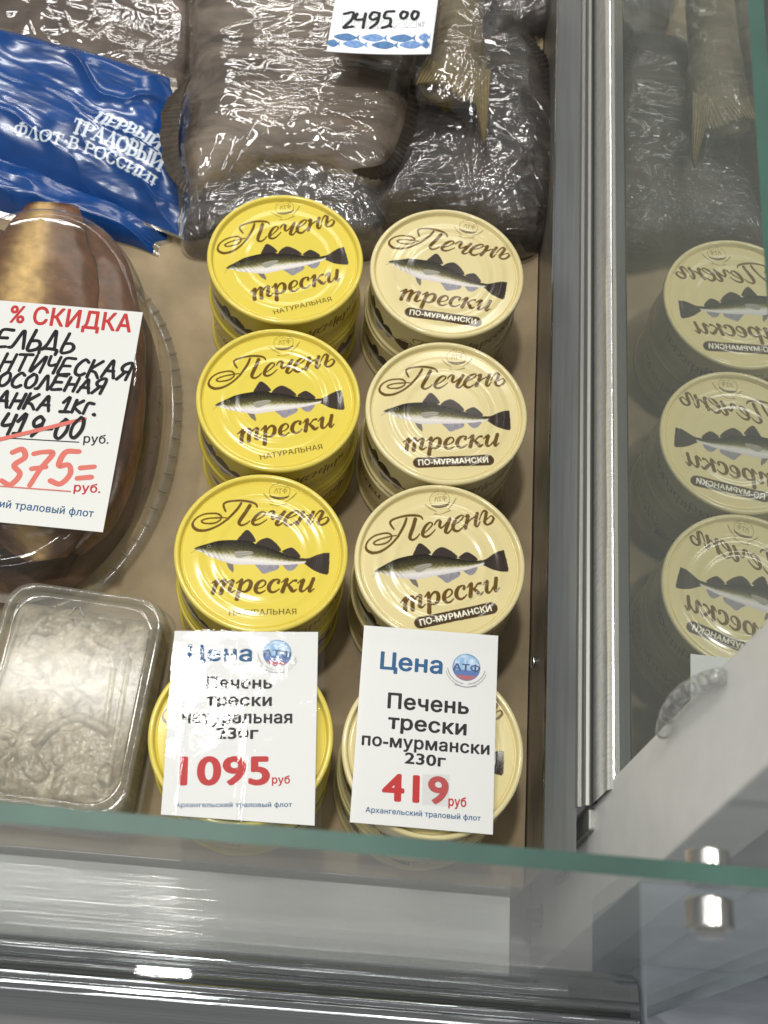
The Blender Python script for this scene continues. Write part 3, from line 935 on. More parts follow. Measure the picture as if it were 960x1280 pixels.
def emblem(parent, c, r, z):
    g = empty("emblem", (0, 0, 0), "", "")
    del g['label'], g['category']
    g.parent = parent
    ang = np.linspace(0, 2 * np.pi, 64, endpoint=False)
    n = 40
    rr = np.linspace(0.02, 1, n)
    x = (np.cos(ang)[:, None] * rr).ravel()
    y = (np.sin(ang)[:, None] * rr).ravel()
    pr = Print(np.c_[x, y], (0.20, 0.38, 0.62), 0.05)
    pr.over(np.clip(fbm(x * 3, y * 2, 4, 3) * 2.4 - 0.9, 0, 1) * np.clip(y * 1.6 + 0.5, 0, 1), (0.62, 0.72, 0.82))
    pr.over(((y < -0.22) & (y > -0.60)).astype(float), (0.05, 0.13, 0.36))
    pr.over((y < -0.60).astype(float), (0.36, 0.08, 0.09))
    pr.over(np.clip((np.hypot(x, y) - 0.86) / 0.12, 0, 1) * 0.7, (0.06, 0.16, 0.32))
    f = [q[::-1] for q in grid_faces(64, n, True)] + [[i * n for i in range(64)]]
    vv = np.c_[c[0] + x * r, c[1] + y * r, np.full(len(x), z)]
    mesh_obj("globe", vv, f, M_prt, g, cols=pr.c)
    tri = fit_text("АТФ", (c[0] - 0.98 * r, c[1] - 0.28 * r), (c[0] + 0.98 * r, c[1] - 0.28 * r), 0.5 * r, bold=0.03)
    tri_obj("emblem_letters", tri, z + 0.00004, M_ink_n, g)
    def arc(a0, a1, R, w, sx=1.0, oy=0.0):
        return [(c[0] + sx * R * r * math.cos(math.radians(t)), c[1] + oy * r + R * r * math.sin(math.radians(t)), w * r) for t in np.linspace(a0, a1, 9)]
    st = [arc(190, 262, 1.28, 0.06, 1.05, 0.05), arc(278, 350, 1.28, 0.06, 1.05, 0.05), arc(196, 255, 1.42, 0.04, 1.05, 0.0), arc(285, 344, 1.42, 0.04, 1.05, 0.0),
          [(c[0] - 0.75 * r, c[1] - 1.32 * r, 0.07 * r), (c[0], c[1] - 1.45 * r, 0.07 * r), (c[0] + 0.75 * r, c[1] - 1.32 * r, 0.07 * r)]]
    ribbon_obj("laurel", st, z + 0.00004, M_ink_g, g)
M_prt = principled("colour_print", rough=0.42, attr='Col')
M_ink_n = principled("navy_ink", (0.02, 0.05, 0.14), 0.45)

def line(tag, Z, zf, body, A, B, h, mat, ratio=0.727, bold=0.03, name="lettering"):
    """A, B, h in photo-zoom units measured off the card"""
    a, b = zf(*A, Z), zf(*B, Z)
    hh = np.linalg.norm(zf(A[0], A[1] - h, Z) - a)
    tri_obj(name, fit_text(body, a, b, hh, ratio, bold), Z + 0.00006, mat, tag)

# --- card 1095 in a clear sleeve
ZC = 0.0741
t1 = empty("price_card", (-0.043, 0.0055, 0.0735), "white price card reading 1095 in a shiny clear sleeve on a yellow tin", "price card", "price cards")
z1 = zm((200, 780), 960 / 220)
card_obj("card", [z1(80, 38, ZC), z1(862, 45, ZC), z1(843, 1100, ZC), z1(5, 1040, ZC)], ZC, M_card, t1)
XH, CH = 0.546, 0.727
line(t1, ZC, z1, "Цена", (150, 200), (503, 203), 86, M_ink_b)
emblem(t1, z1(640, 160, ZC), np.linalg.norm(z1(718, 165, ZC) - z1(640, 160, ZC)), ZC + 0.00006)
line(t1, ZC, z1, "Печень", (250, 350), (612, 352), 62, M_ink_k)
line(t1, ZC, z1, "трески", (250, 445), (610, 447), 48, M_ink_k, XH)
line(t1, ZC, z1, "натуральная", (120, 541), (722, 541), 50, M_ink_k, XH)
line(t1, ZC, z1, "230г", (305, 626), (537, 626), 62, M_ink_k)
line(t1, ZC, z1, "1095", (105, 876), (600, 873), 156, M_ink_r, CH, 0.035)
line(t1, ZC, z1, "руб", (610, 870), (709, 870), 32, M_ink_r, XH)
line(t1, ZC, z1, "Архангельский траловый флот", (82, 1000), (720, 998), 26, M_ink_b, CH, 0.02)
# sleeve: rippled film, a little larger than the card
M_sleeve = film_mat("clear_sleeve", base=0.02, fres=1.0, rough=0.045, bump=((380, 900, 300), 0.03, 0.0012, 2))
c = [z1(76, 30, ZC), z1(898, 42, ZC), z1(880, 1135, ZC), z1(-2, 1062, ZC)]
nu, nv = 60, 90
U, Vv = np.meshgrid(np.linspace(0, 1, nu), np.linspace(0, 1, nv), indexing='ij')
PX = ((1 - U)[..., None] * (1 - Vv)[..., None] * c[0] + U[..., None] * (1 - Vv)[..., None] * c[1] + (U * Vv)[..., None] * c[2] + ((1 - U) * Vv)[..., None] * c[3])
ZS = ZC + 0.0006 + 0.00022 * fbm(U * 5, Vv * 9, 31, 3)
for uc in (0.085, 0.49):
    ZS = ZS + 0.0010 * np.exp(-((U - uc + (Vv - 0.8) * 0.09) / 0.016) ** 2) * np.clip((Vv - 0.5) * 5, 0, 1)
mesh_obj("sleeve", np.concatenate([PX, ZS[..., None]], -1).reshape(-1, 3), [q[::-1] for q in grid_faces(nu, nv)], M_sleeve, t1, True)

# --- card 419
t2 = empty("price_card", (0.043, 0.0105, 0.0735), "white price card reading 419 lying on a cream tin", "price card", "price cards")
z2 = zm((420, 780), 3.84)
card_obj("card", [z2(135, 8, ZC), z2(776, 62, ZC), z2(752, 1012, ZC), z2(65, 955, ZC)], ZC, M_card, t2)
line(t2, ZC, z2, "Цена", (210, 214), (510, 240), 80, M_ink_b)
emblem(t2, z2(625, 210, ZC), np.linalg.norm(z2(692, 216, ZC) - z2(625, 210, ZC)), ZC + 0.00006)
line(t2, ZC, z2, "Печень", (246, 402), (637, 433), 72, M_ink_k)
line(t2, ZC, z2, "трески", (247, 500), (626, 534), 52, M_ink_k, XH)
line(t2, ZC, z2, "по-мурмански", (122, 580), (737, 627), 44, M_ink_k, XH)
line(t2, ZC, z2, "230г", (328, 668), (526, 686), 54, M_ink_k)
line(t2, ZC, z2, "419", (218, 846), (540, 864), 132, M_ink_r, CH, 0.035)
line(t2, ZC, z2, "руб", (538, 873), (625, 879), 34, M_ink_r, XH)
line(t2, ZC, z2, "Архангельский траловый флот", (140, 906), (694, 946), 26, M_ink_b, CH, 0.02)
M_lam = film_mat("laminate", base=0.0, fres=0.6, rough=0.2)
# taped-on last digit patch
cc = [z2(415, 722, ZC), z2(546, 722, ZC), z2(542, 878, ZC), z2(412, 870, ZC)]
mesh_obj("tape_patch", [(*q, ZC + 0.00012) for q in cc], [(3, 2, 1, 0)], film_mat("tape", base=0.03, fres=0.9, rough=0.12, milky=0.05, milk_col=(0.7, 0.7, 0.7)), t2)

bow(t1, 0.0004, 0, 0.0002)
bow(t2, 0.0011, 1, 0.0006)
# --- handwriting alphabet
HW = {'А': [[(0, 0), (.22, .55), (.45, 1), (.62, .5), (.85, 0)], [(.12, .38), (.72, .38)]],
      'Е': [[(.8, .98), (.15, .95), (.05, .5), (0, 0), (.75, .04)], [(.05, .5), (.62, .52)]],
      'Л': [[(-.1, 0), (.12, .1), (.42, 1), (.62, .6), (.82, 0)]],
      'Ь': [[(.12, 1), (.03, .0), (.55, .02), (.72, .25), (.5, .46), (.08, .44)]],
      'Д': [[(.0, .0), (.2, .3), (.4, 1), (.6, .5), (.75, .02)], [(-.12, -.22), (-.08, .02), (.85, .02), (.92, -.22)]],
      'Н': [[(0, 0), (.1, 1)], [(.65, 0), (.75, 1)], [(.05, .48), (.7, .52)]],
      'Т': [[(.38, 0), (.45, .97)], [(0, .95), (.88, 1)]],
      'И': [[(.08, 1), (0, .02), (.35, .45), (.75, .98), (.7, 0)]],
      'Ч': [[(.05, 1), (.08, .55), (.3, .44), (.66, .55)], [(.75, 1), (.64, 0)]],
      'С': [[(.75, .85), (.45, 1), (.08, .6), (.1, .15), (.45, 0), (.75, .15)]],
      'К': [[(0, 0), (.08, 1)], [(.72, .98), (.08, .46), (.45, .3), (.75, 0)]],
      'Я': [[(.62, 0), (.72, 1), (.3, .98), (.1, .72), (.3, .5), (.66, .5)], [(.42, .5), (0, 0)]],
      'Б': [[(.78, .98), (.12, .98), (.02, 0), (.5, .0), (.74, .25), (.5, .5), (.08, .48)]],
      'О': [[(.4, 1), (.05, .6), (.15, .08), (.5, .02), (.76, .4), (.66, .88), (.36, 1)]],
      'М': [[(0, 0), (.12, 1), (.42, .4), (.75, 1), (.85, 0)]],
      'г': [[(0, 0), (.08, .7), (.5, .72)]], 'к': [[(0, 0), (.06, .75)], [(.55, .75), (.06, .36), (.6, 0)]],
      'р': [[(0, -.3), (.08, .7), (.45, .72), (.55, .4), (.1, .3)]],
      '1': [[(.0, .62), (.35, 1), (.3, 0)], [(.0, 0), (.62, .03)]],
      '4': [[(.15, 1), (.02, .45), (.62, .5)], [(.66, .95), (.55, 0)]],
      '9': [[(.62, .85), (.35, 1), (.08, .75), (.25, .48), (.62, .62)], [(.65, .85), (.58, .4), (.25, 0)]],
      '8': [[(.6, .9), (.3, 1), (.12, .8), (.55, .3), (.4, 0), (.08, .15), (.2, .45), (.6, .72), (.6, .9)]],
      '0': [[(.4, 1), (.08, .6), (.12, .12), (.42, 0), (.68, .4), (.62, .85), (.38, 1)]],
      '3': [[(.08, .9), (.4, 1), (.6, .78), (.3, .54), (.62, .3), (.4, 0), (.02, .1)]],
      '7': [[(.02, .92), (.35, .98), (.72, .95), (.45, .5), (.25, 0)], [(.12, .48), (.62, .55)]],
      '5': [[(.72, 1), (.22, .96), (.14, .55), (.5, .58), (.66, .3), (.42, 0), (.02, .08)]],
      '2': [[(.06, .8), (.35, 1), (.62, .8), (.4, .4), (.0, .02), (.66, .05)]],
      '=': [[(0, .55), (.5, .6)], [(0, .25), (.5, .3)]], '-': [[(0, .4), (.4, .42)]], '.': [[(0, .02), (.06, .04), (.1, 0)]], ' ': []}

def hand(text, A, B, h, w, slant=0.18, gap=0.24):
    """pen strokes for text on baseline A->B (2-D metres), letter height h, pen width w"""
    xs_ = []
    x = 0
    for ch in text:
        xs_.append(x)
        pts = [p for s in HW[ch] for p in s]
        wd = max([p[0] for p in pts]) if pts else 0.35
        x += wd + gap
    x -= gap
    A, B = np.array(A), np.array(B)
    L = np.linalg.norm(B - A)
    ux = (B - A) / L
    uy = np.array([-ux[1], ux[0]])
    r = random.Random(text)
    out = []
    for ch, x0 in zip(text, xs_):
        jy, js = r.uniform(-.05, .05), r.uniform(.94, 1.06)
        for s in HW[ch]:
            q = []
            for (px, py) in s:
                p = A + ux * ((x0 + px) / x * L + py * slant * h) + uy * (py * js + jy) * h
                q.append((p[0], p[1], w * r.uniform(.9, 1.1)))
            out.append(q)
    return out

# --- discount card on the herring tub
ZD = 0.0665
t3 = empty("discount_card", (-0.155, 0.165, 0.066), "white discount card with handwritten herring price 375 in red on the oval tub", "price card", "price cards")
z3 = zm((0, 230), 2.7234)
card_obj("card", [z3(-190, 380, ZD), z3(487, 442, ZD), z3(350, 1185, ZD), z3(-200, 1135, ZD)], ZD, M_card, t3)
line(t3, ZD, z3, "% СКИДКА", (28, 470), (446, 508), 58, M_ink_r, CH, 0.03)
def pen(z, items, name, mat, zf, tag, z0):
    st = []
    for (txt, A, B, h, w) in items:
        a, b = zf(*A, z), zf(*B, z)
        hh = np.linalg.norm(zf(A[0], A[1] - h, z) - a)
        ww = np.linalg.norm(zf(A[0] + w, A[1], z) - a)
        st += hand(txt, a, b, hh, ww)
    ribbon_obj(name, st, z0, mat, tag, True, 0.000004)
pen(ZD, [("СЕЛЬДЬ", (-75, 545), (245, 575), 62, 13), ("АТЛАНТИЧЕСКАЯ", (-215, 610), (432, 668), 56, 12), ("СЛАБОСОЛЕНАЯ", (-200, 668), (345, 716), 48, 12),
         ("БАНКА 1кг.", (-65, 752), (322, 785), 52, 12), ("419-00", (-5, 850), (268, 868), 68, 13)], "handwriting", M_mark, z3, t3, ZD + 0.00006)
pen(ZD, [("375=", (0, 1018), (300, 1028), 118, 20)], "handwriting", M_mark_r, z3, t3, ZD + 0.00006)
def rule(A, B, w, zf, z):
    a, b = zf(*A, z), zf(*B, z)
    ww = np.linalg.norm(zf(A[0], A[1] + w, z) - a)
    return [(*a, ww), (*b, ww)]
ribbon_obj("rule", [rule((-190, 853), (268, 879), 4, z3, ZD)], ZD + 0.00005, M_ink_k, t3, False)
ribbon_obj("rule", [rule((-190, 1017), (240, 1047), 4, z3, ZD), rule((-60, 885), (288, 800), 13, z3, ZD)], ZD + 0.0003, M_mark_r, t3, False)
line(t3, ZD, z3, "руб.", (283, 880), (369, 884), 22, M_ink_k, XH, 0.02)
line(t3, ZD, z3, "руб.", (250, 1046), (341, 1051), 22, M_ink_r, XH, 0.025)
line(t3, ZD, z3, "Архангельский траловый флот", (-235, 1078), (317, 1134), 25, M_ink_b, CH, 0.02)
M_clear = film_mat("clear_plastic", base=0.0, fres=0.6, rough=0.06, tint=(0.97, 0.97, 0.96))
cc = [z3(-195, 372, ZD), z3(490, 436, ZD), z3(348, 1203, ZD), z3(-203, 1153, ZD)]
mesh_obj("sleeve", [(*q, ZD + 0.0009) for q in cc], [(3, 2, 1, 0)], M_clear, t3)

bow(t3, 0.0007, 1, 0.0008)
# --- top price tag 2495.00
ZP = 0.0800
t4 = empty("fish_price_tag", (-0.008, 0.44, 0.079), "white tag with handwritten 2495.00 and printed rows of little blue fish on wrapped flatfish", "price card", "price cards")
z4 = zm((390, 0), 960 / 230)
card_obj("card", [z4(140, -120, ZP), z4(672, -120, ZP), z4(620, 284, ZP), z4(75, 280, ZP)], ZP, principled("tag_card", (0.74, 0.77, 0.80), 0.45), t4)
k = 960 / 230
def px_strokes(lst, w, zf, z):
    out = []
    for s in lst:
        out.append([(*zf(x, y, z), np.linalg.norm(zf(x + w, y, z) - zf(x, y, z))) for x, y in s])
    return out
digits = [[(168, 78), (215, 68), (208, 105), (165, 150), (188, 147), (212, 143)], [(236, 74), (226, 104), (268, 103)], [(280, 72), (272, 110), (266, 148)],
          [(352, 70), (318, 66), (302, 92), (318, 104), (348, 92)], [(352, 70), (340, 118), (304, 148)],
          [(428, 60), (388, 64), (378, 94), (408, 98), (404, 132), (366, 146)], [(409, 136), (412, 140)],
          [(475, 62), (462, 78), (468, 96), (488, 94), (498, 70), (475, 62)], [(532, 62), (520, 82), (528, 104), (546, 96), (554, 70), (532, 62)]]
ribbon_obj("handwriting", px_strokes(digits, 17, z4, ZP), ZP + 0.0001, M_mark, t4, True)
boxes = []
for bx in (160, 225, 285, 345):
    boxes += [[(bx, 82), (bx + 50, 80)], [(bx + 50, 80), (bx + 46, 148)], [(bx + 46, 148), (bx - 4, 150)], [(bx - 4, 150), (bx, 82)], [(bx - 4, 150), (bx + 50, 80)], [(bx, 115), (bx + 48, 114)]]
for bx in (428, 492):
    boxes += [[(bx, 104), (bx + 54, 103)], [(bx + 54, 103), (bx + 52, 146)], [(bx + 52, 146), (bx - 2, 147)], [(bx - 2, 147), (bx, 104)], [(bx - 2, 147), (bx + 54, 103)]]
ribbon_obj("digit_guides", px_strokes(boxes, 2.2, z4, ZP), ZP + 0.00003, M_ink_g, t4, False, 0.000002)
line(t4, ZP, z4, "кг", (556, 144), (592, 144), 24, M_ink_g, XH, 0.0)
fd, fl = [], []
def tagfish(cx, cy, L, h):
    P_ = [(-.5, 0), (-.35, -.3), (-.05, -.5), (.1, -.48), (.3, -.22), (.36, -.1), (.5, -.42), (.46, 0), (.5, .42), (.36, .12), (.3, .25), (.05, .5), (-.2, .42), (-.38, .25)]
    return [z4(cx + p[0] * L, cy + p[1] * h, ZP) for p in P_]
for cx in (181, 474):
    fd.append(tagfish(cx, 200, 136, 40))
for cx in (326, 618 - 30):
    fl.append(tagfish(cx, 198 - (0 if cx == 326 else 0), 134 if cx == 326 else 62, 40))
for cx in (110, 390 - 10, 597):
    L = {110: 70, 380: 140, 597: 36}[cx]
    fd.append(tagfish(cx, 236, L, 40))
for cx in (225, 522):
    fl.append(tagfish(cx, 235, 130, 40))
poly_obj("fish_print", fd, ZP + 0.00003, principled("blue_print", (0.055, 0.16, 0.36), 0.5, noise=((700, 700, 700), 0.5, 3)), t4, True)
poly_obj("fish_print", fl, ZP + 0.00003, principled("pale_blue_print", (0.13, 0.26, 0.52), 0.5, noise=((700, 700, 700), 0.5, 3)), t4, True)

bow(t4, 0.0012, 0, 0.0008)
# ================================================================== FILM-WRAPPED FISH
def blob(outline_px, z_ref, z0, height, na=220, nr=110, power=2.4, seed=0, grow=0.0, rough_amp=0.0, crease=None, tilt=(0, 0), edge_z=None):
    """closed cushion over a star-shaped outline given in photo pixels at height z_ref"""
    o = np.array([at(x, y, z_ref)[:2] for x, y in outline_px])
    o = crom(o, 8, True)
    c = o.mean(0)
    d = o - c
    ang = np.unwrap(np.arctan2(d[:, 1], d[:, 0]))
    rad = np.hypot(d[:, 0], d[:, 1]) + grow + 0.0016 * (fbm(ang * 9 + 40, ang * 0 + seed, seed, 3) - 0.5)
    if ang[-1] < ang[0]:
        ang, rad = ang[::-1], rad[::-1]
    th = np.linspace(0, 2 * np.pi, na, endpoint=False)
    a0 = np.mod(ang, 2 * np.pi)
    s = np.argsort(a0)
    R = np.interp(th, a0[s], rad[s], period=2 * np.pi)
    t = np.linspace(0.004, 1, nr) ** 0.9
    x = c[0] + np.cos(th)[:, None] * R[:, None] * t
    y = c[1] + np.sin(th)[:, None] * R[:, None] * t
    prof = (1 - t ** power) ** 0.5
    z = z0 + height * prof[None, :] * np.ones_like(x)
    z = z + tilt[0] * (x - c[0]) + tilt[1] * (y - c[1])
    fade = np.clip((1 - t) * 9, 0, 1)[None, :]
    z = z + fade * rough_amp * (fbm(x * 40, y * 40, seed, 2) - 0.5)
    if crease is not None:
        z = z + crease(x, y) * np.clip((1 - t) * 14, 0.12, 1)[None, :]
    # skirt back under
    ring = np.stack([c[0] + np.cos(th) * R * 0.985, c[1] + np.sin(th) * R * 0.985, np.full(na, z0 - 0.003)], -1)
    V = np.concatenate([np.stack([x, y, z], -1), ring[:, None, :]], 1).reshape(-1, 3)
    F = [q for q in grid_faces(na, nr + 1, True)]
    F.append([i * (nr + 1) for i in range(na)][::-1])
    F = [q[::-1] for q in F]
    return V, F, c

def creases(knots, amp, seed, lin=None, crumple=0.4, folds=()):
    """film tucks: fans of ridges running out of knots, straight stretch lines, soft crumple (metres)"""
    def g(x, y):
        z = 0
        for (kx, ky, kz, r0, a, nf) in knots:
            k_ = at(kx, ky, kz)
            dx, dy = x - k_[0], y - k_[1]
            r = np.hypot(dx, dy) + 1e-6
            th = np.arctan2(dy, dx) + 0.12 * (fbm(x * 40, y * 40, seed + 4, 2) - 0.5)
            fall = np.exp(-(r / r0) ** 1.6) * np.clip(r / 0.010, 0.1, 1)
            z = z + a * (ridge(th * nf, r * 7, seed) ** 3) * fall
            z = z + 0.2 * a * (ridge(th * nf * 1.7 + 3, r * 9, seed + 5) ** 3) * fall
        if lin:
            for (angd, fl_, fc, a) in lin:
                ca, sa = math.cos(math.radians(angd)), math.sin(math.radians(angd))
                u, v_ = x * ca + y * sa, -x * sa + y * ca
                w = 0.006 * fbm(x * 30, y * 30, seed + 3, 2)
                m_ = np.clip(fbm(x * 30 + 4 + angd, y * 30, seed + 11, 2) * 4 - 1.7, 0, 1)
                z = z + a * m_ * ridge(u * fl_, (v_ + w) * fc, seed + 2) ** 5
        for (x0, y0, x1, y1, kz, h, w) in folds:
            a_, b_ = at(x0, y0, kz)[:2], at(x1, y1, kz)[:2]
            d = b_ - a_
            L = np.linalg.norm(d)
            d = d / L
            t = (x - a_[0]) * d[0] + (y - a_[1]) * d[1]
            o = -(x - a_[0]) * d[1] + (y - a_[1]) * d[0] + 0.0035 * (fbm(x * 45, y * 45, seed + 31, 2) - 0.5)
            z = z + h * np.exp(-(o / w) ** 2) * np.clip(t / 0.006, 0, 1) * np.clip((L - t) / 0.012, 0, 1) * (0.6 + 0.8 * vnoise(t * 160, o * 30, seed + 8))
        z = z + crumple * amp * (ridge(x * 75, y * 95, seed + 9) ** 2) + amp * fbm(x * 45, y * 60, seed + 1, 2)
        return z
    return g

def skin(name, c1, c2, c3, scale=30, rot=0.3):
    m, nt, out = new_mat(name)
    p = N(nt, 'ShaderNodeBsdfPrincipled', Roughness=0.5)
    p.inputs['Specular IOR Level'].default_value = 0.3
    tc = N(nt, 'ShaderNodeTexCoord')
    mp = N(nt, 'ShaderNodeMapping')
    mp.inputs['Scale'].default_value = (0.45, 1.3, 1.0)
    mp.inputs['Rotation'].default_value = (0, 0, rot)
    nt.links.new(tc.outputs['Object'], mp.inputs[0])
    nz = N(nt, 'ShaderNodeTexNoise', Scale=scale, Detail=7.0, Roughness=0.6, Distortion=0.8)
    nt.links.new(mp.outputs[0], nz.inputs['Vector'])
    cr = N(nt, 'ShaderNodeValToRGB')
    cr.color_ramp.elements[0].position = 0.34
    cr.color_ramp.elements[0].color = (*c1, 1)
    cr.color_ramp.elements[1].position = 0.68
    cr.color_ramp.elements[1].color = (*c3, 1)
    e = cr.color_ramp.elements.new(0.5)
    e.color = (*c2, 1)
    nt.links.new(nz.outputs['Fac'], cr.inputs[0])
    nt.links.new(cr.outputs[0], p.inputs['Base Color'])
    nz2 = N(nt, 'ShaderNodeTexNoise', Scale=450.0, Detail=3.0)
    nt.links.new(mp.outputs[0], nz2.inputs['Vector'])
    b = N(nt, 'ShaderNodeBump')
    b.inputs['Strength'].default_value = 0.35
    b.inputs['Distance'].default_value = 0.001
    nt.links.new(nz2.outputs['Fac'], b.inputs['Height'])
    nt.links.new(b.outputs[0], p.inputs['Normal'])
    nt.links.new(p.outputs[0], out.inputs[0])
    return m
SK_brown = skin("flatfish_skin_brown", (0.055, 0.043, 0.034), (0.135, 0.108, 0.084), (0.24, 0.198, 0.155))
SK_dark = skin("flatfish_skin_dark", (0.018, 0.016, 0.016), (0.040, 0.036, 0.034), (0.085, 0.074, 0.066))
SK_back = skin("fish_skin_umber", (0.045, 0.032, 0.026), (0.105, 0.080, 0.064), (0.215, 0.172, 0.145), 22, 1.0)
SK_tail = skin("fish_tail_skin", (0.085, 0.065, 0.035), (0.14, 0.115, 0.065), (0.20, 0.17, 0.11), 60)
M_fin = principled("fin_rays", (0.13, 0.105, 0.06), 0.5, noise=((300, 300, 300), 0.3, 3))
M_film = film_mat("cling_film", base=0.06, fres=1.0, rough=0.05, tint=(0.985, 0.98, 0.97), milky=0.006, milk_col=(0.6, 0.58, 0.54), bump=((30, 110, 80), 0.10, 0.002, 1, 0.1))
M_film2 = film_mat("cling_film_crumpled", base=0.10, fres=1.4, rough=0.06, tint=(0.96, 0.955, 0.94), milky=0.05, milk_col=(0.6, 0.58, 0.55), bump=((80, 140, 100), 0.15, 0.002, 1, 0.5))

def wrapped(name, label, outline, z_ref, z0, h, mat, film, crease_f, seed, grow=0.002, tilt=(0, 0), na=600, nr=220, rough=0.0055, pw=5.0):
    V, F, c = blob(outline, z_ref, z0, h, 240, 90, pw, seed, 0, rough, None, tilt)
    t = empty(name, (c[0], c[1], z0 - 0.003), label, "wrapped fish", "film-wrapped fish")
    mesh_obj("fish_body", V, F, mat, t, True)
    V, F, c = blob(outline, z_ref, z0 + 0.0005, h + 0.0012, na, nr, pw, seed, grow, rough, crease_f, tilt)
    mesh_obj("cling_film", V, F, film, t, True)
    return t

def stretch_lines(poly, n, angs, seed, kz, hh=(.00025, .0006), LL=(10, 60)):
    """taut film: many short straight creases (photo-pixel lengths) scattered inside a region"""
    r = random.Random(seed)
    p = np.array(poly, float)
    out = []
    while len(out) < n:
        x, y = r.uniform(p[:, 0].min(), p[:, 0].max()), r.uniform(p[:, 1].min(), p[:, 1].max())
        ins = False
        for (a0, b0), (a1, b1) in zip(p, np.roll(p, -1, 0)):
            if (b0 > y) != (b1 > y) and x < (a1 - a0) * (y - b0) / (b1 - b0) + a0:
                ins = not ins
        if not ins:
            continue
        a = math.radians(r.choice(angs) + r.gauss(0, 5))
        L = r.uniform(*LL) * r.uniform(.5, 1)
        out.append((x, y, x + L * math.cos(a), y + L * math.sin(a), kz, r.uniform(*hh), r.uniform(.0005, .0009)))
    return out
F1_FOLDS = [(248, 234, 308, 152, .055, .0012, .0011), (248, 235, 322, 140, .055, .0010, .0010), (249, 236, 345, 172, .055, .0011, .0012), (250, 236, 372, 178, .055, .0012, .0013),
            (250, 238, 400, 196, .055, .0014, .0015), (252, 239, 420, 205, .055, .0014, .0014), (250, 240, 330, 214, .055, .0010, .0012), (244, 232, 226, 165, .05, .0008, .0010), (245, 232, 250, 165, .05, .0006, .0009),
            (247, 234, 275, 150, .055, .0007, .0009), (292, 81, 396, 79, .06, .0006, .0008), (300, 92, 424, 94, .06, .0006, .0008), (330, 108, 410, 106, .06, .0005, .0008), (268, 20, 360, 8, .06, .0006, .0008),
            (290, 30, 330, 15, .06, .0006, .0008), (420, 130, 490, 165, .055, .0006, .0009), (400, 150, 480, 185, .055, .0006, .0009), (440, 215, 500, 225, .05, .0008, .001), (355, 150, 372, 122, .055, .0006, .0008)]
F1_FOLDS += stretch_lines([(250, 20), (400, 0), (415, 70), (510, 75), (500, 170), (420, 200), (330, 160), (300, 110), (240, 90)], 110, [-2, -4, 2, -12, 20], 1, .06)
F1_FOLDS += stretch_lines([(300, 60), (420, 70), (430, 130), (310, 130)], 40, [-2, 0, -6], 2, .06, (.0003, .0007), (30, 90))
F2_FOLDS = [(505, 190, 575, 185, .045, .0006, .0008), (500, 200, 590, 203, .045, .0006, .0008), (495, 212, 600, 212, .045, .0007, .0008), (490, 224, 600, 232, .045, .0007, .0009), (485, 238, 600, 250, .04, .0008, .0010),
            (590, 180, 660, 240, .045, .0006, .0009), (610, 190, 670, 235, .045, .0005, .0008), (620, 225, 660, 290, .04, .0006, .0009), (600, 230, 640, 290, .04, .0007, .0010), (575, 240, 612, 282, .04, .0007, .0010),
            (640, 230, 668, 285, .04, .0005, .0008), (645, 155, 658, 163, .045, .0005, .0010), (670, 125, 695, 152, .04, .0005, .0008)]
F2_FOLDS += stretch_lines([(505, 170), (600, 175), (610, 250), (560, 265), (480, 258), (482, 225)], 110, [-3, 2, 8, 15, -20], 3, .03, (.0004, .0010), (15, 60))
F2_FOLDS += stretch_lines([(590, 160), (690, 120), (695, 220), (670, 300), (610, 280)], 80, [55, 48, 62, 75, 20], 4, .03, (.0004, .0009), (15, 50))
F2_FOLDS += stretch_lines([(560, 80), (640, 40), (680, 120), (600, 160)], 30, [10, -8, 40], 5, .03, (.0003, .0006), (12, 40))
F4_FOLDS = stretch_lines([(10, -10), (220, -10), (215, 80), (120, 60), (30, 20)], 50, [20, 28, -50, 75], 6, .05, (.0002, .0005), (12, 50))
# far-left dark pack
wf4 = wrapped("wrapped_fish", "dark brown fish in cling film behind the blue bag", [(-60, -60), (80, -80), (235, -70), (248, -10), (246, 60), (226, 125), (190, 150), (120, 120), (40, 90), (-60, 80)], 0.03, 0.004, 0.028,
              SK_back, M_film, creases([(170, 40, .05, .03, .0006, 5)], 0.0010, 41, None, 0.3, F4_FOLDS), 41)
# lower pack under the big flatfish
wf5 = wrapped("wrapped_fish", "crumpled silvery film-wrapped fish low behind the back yellow tin", [(232, 303), (226, 262), (232, 225), (300, 195), (400, 190), (470, 220), (488, 262), (478, 300), (440, 312), (340, 320), (270, 312)], 0.014, 0.004, 0.026,
              SK_dark, M_film2, creases([(250, 290, .03, .04, .0020, 6), (440, 240, .03, .04, .0014, 6)], 0.0022, 55, [(-20, 40, 170, .0012), (35, 50, 200, .0010)], 1.3), 55)
# big brown flatfish
wf1 = wrapped("wrapped_flatfish", "large greyish brown flatfish tightly wrapped in cling film under the 2495 tag", [(240, -60), (234, 0), (236, 60), (230, 110), (221, 150), (220, 195), (230, 228), (248, 240), (310, 222), (380, 214), (440, 226), (486, 224), (506, 190), (522, 130), (532, 60), (540, -20), (520, -70), (380, -90)], 0.032, 0.018, 0.031,
              SK_brown, M_film, creases([(243, 232, .05, .065, .0016, 5), (500, 215, .05, .03, .0008, 6)], 0.0011, 13, [(2, 5, 120, .0003)], 0.25, F1_FOLDS), 13, na=900, nr=300)
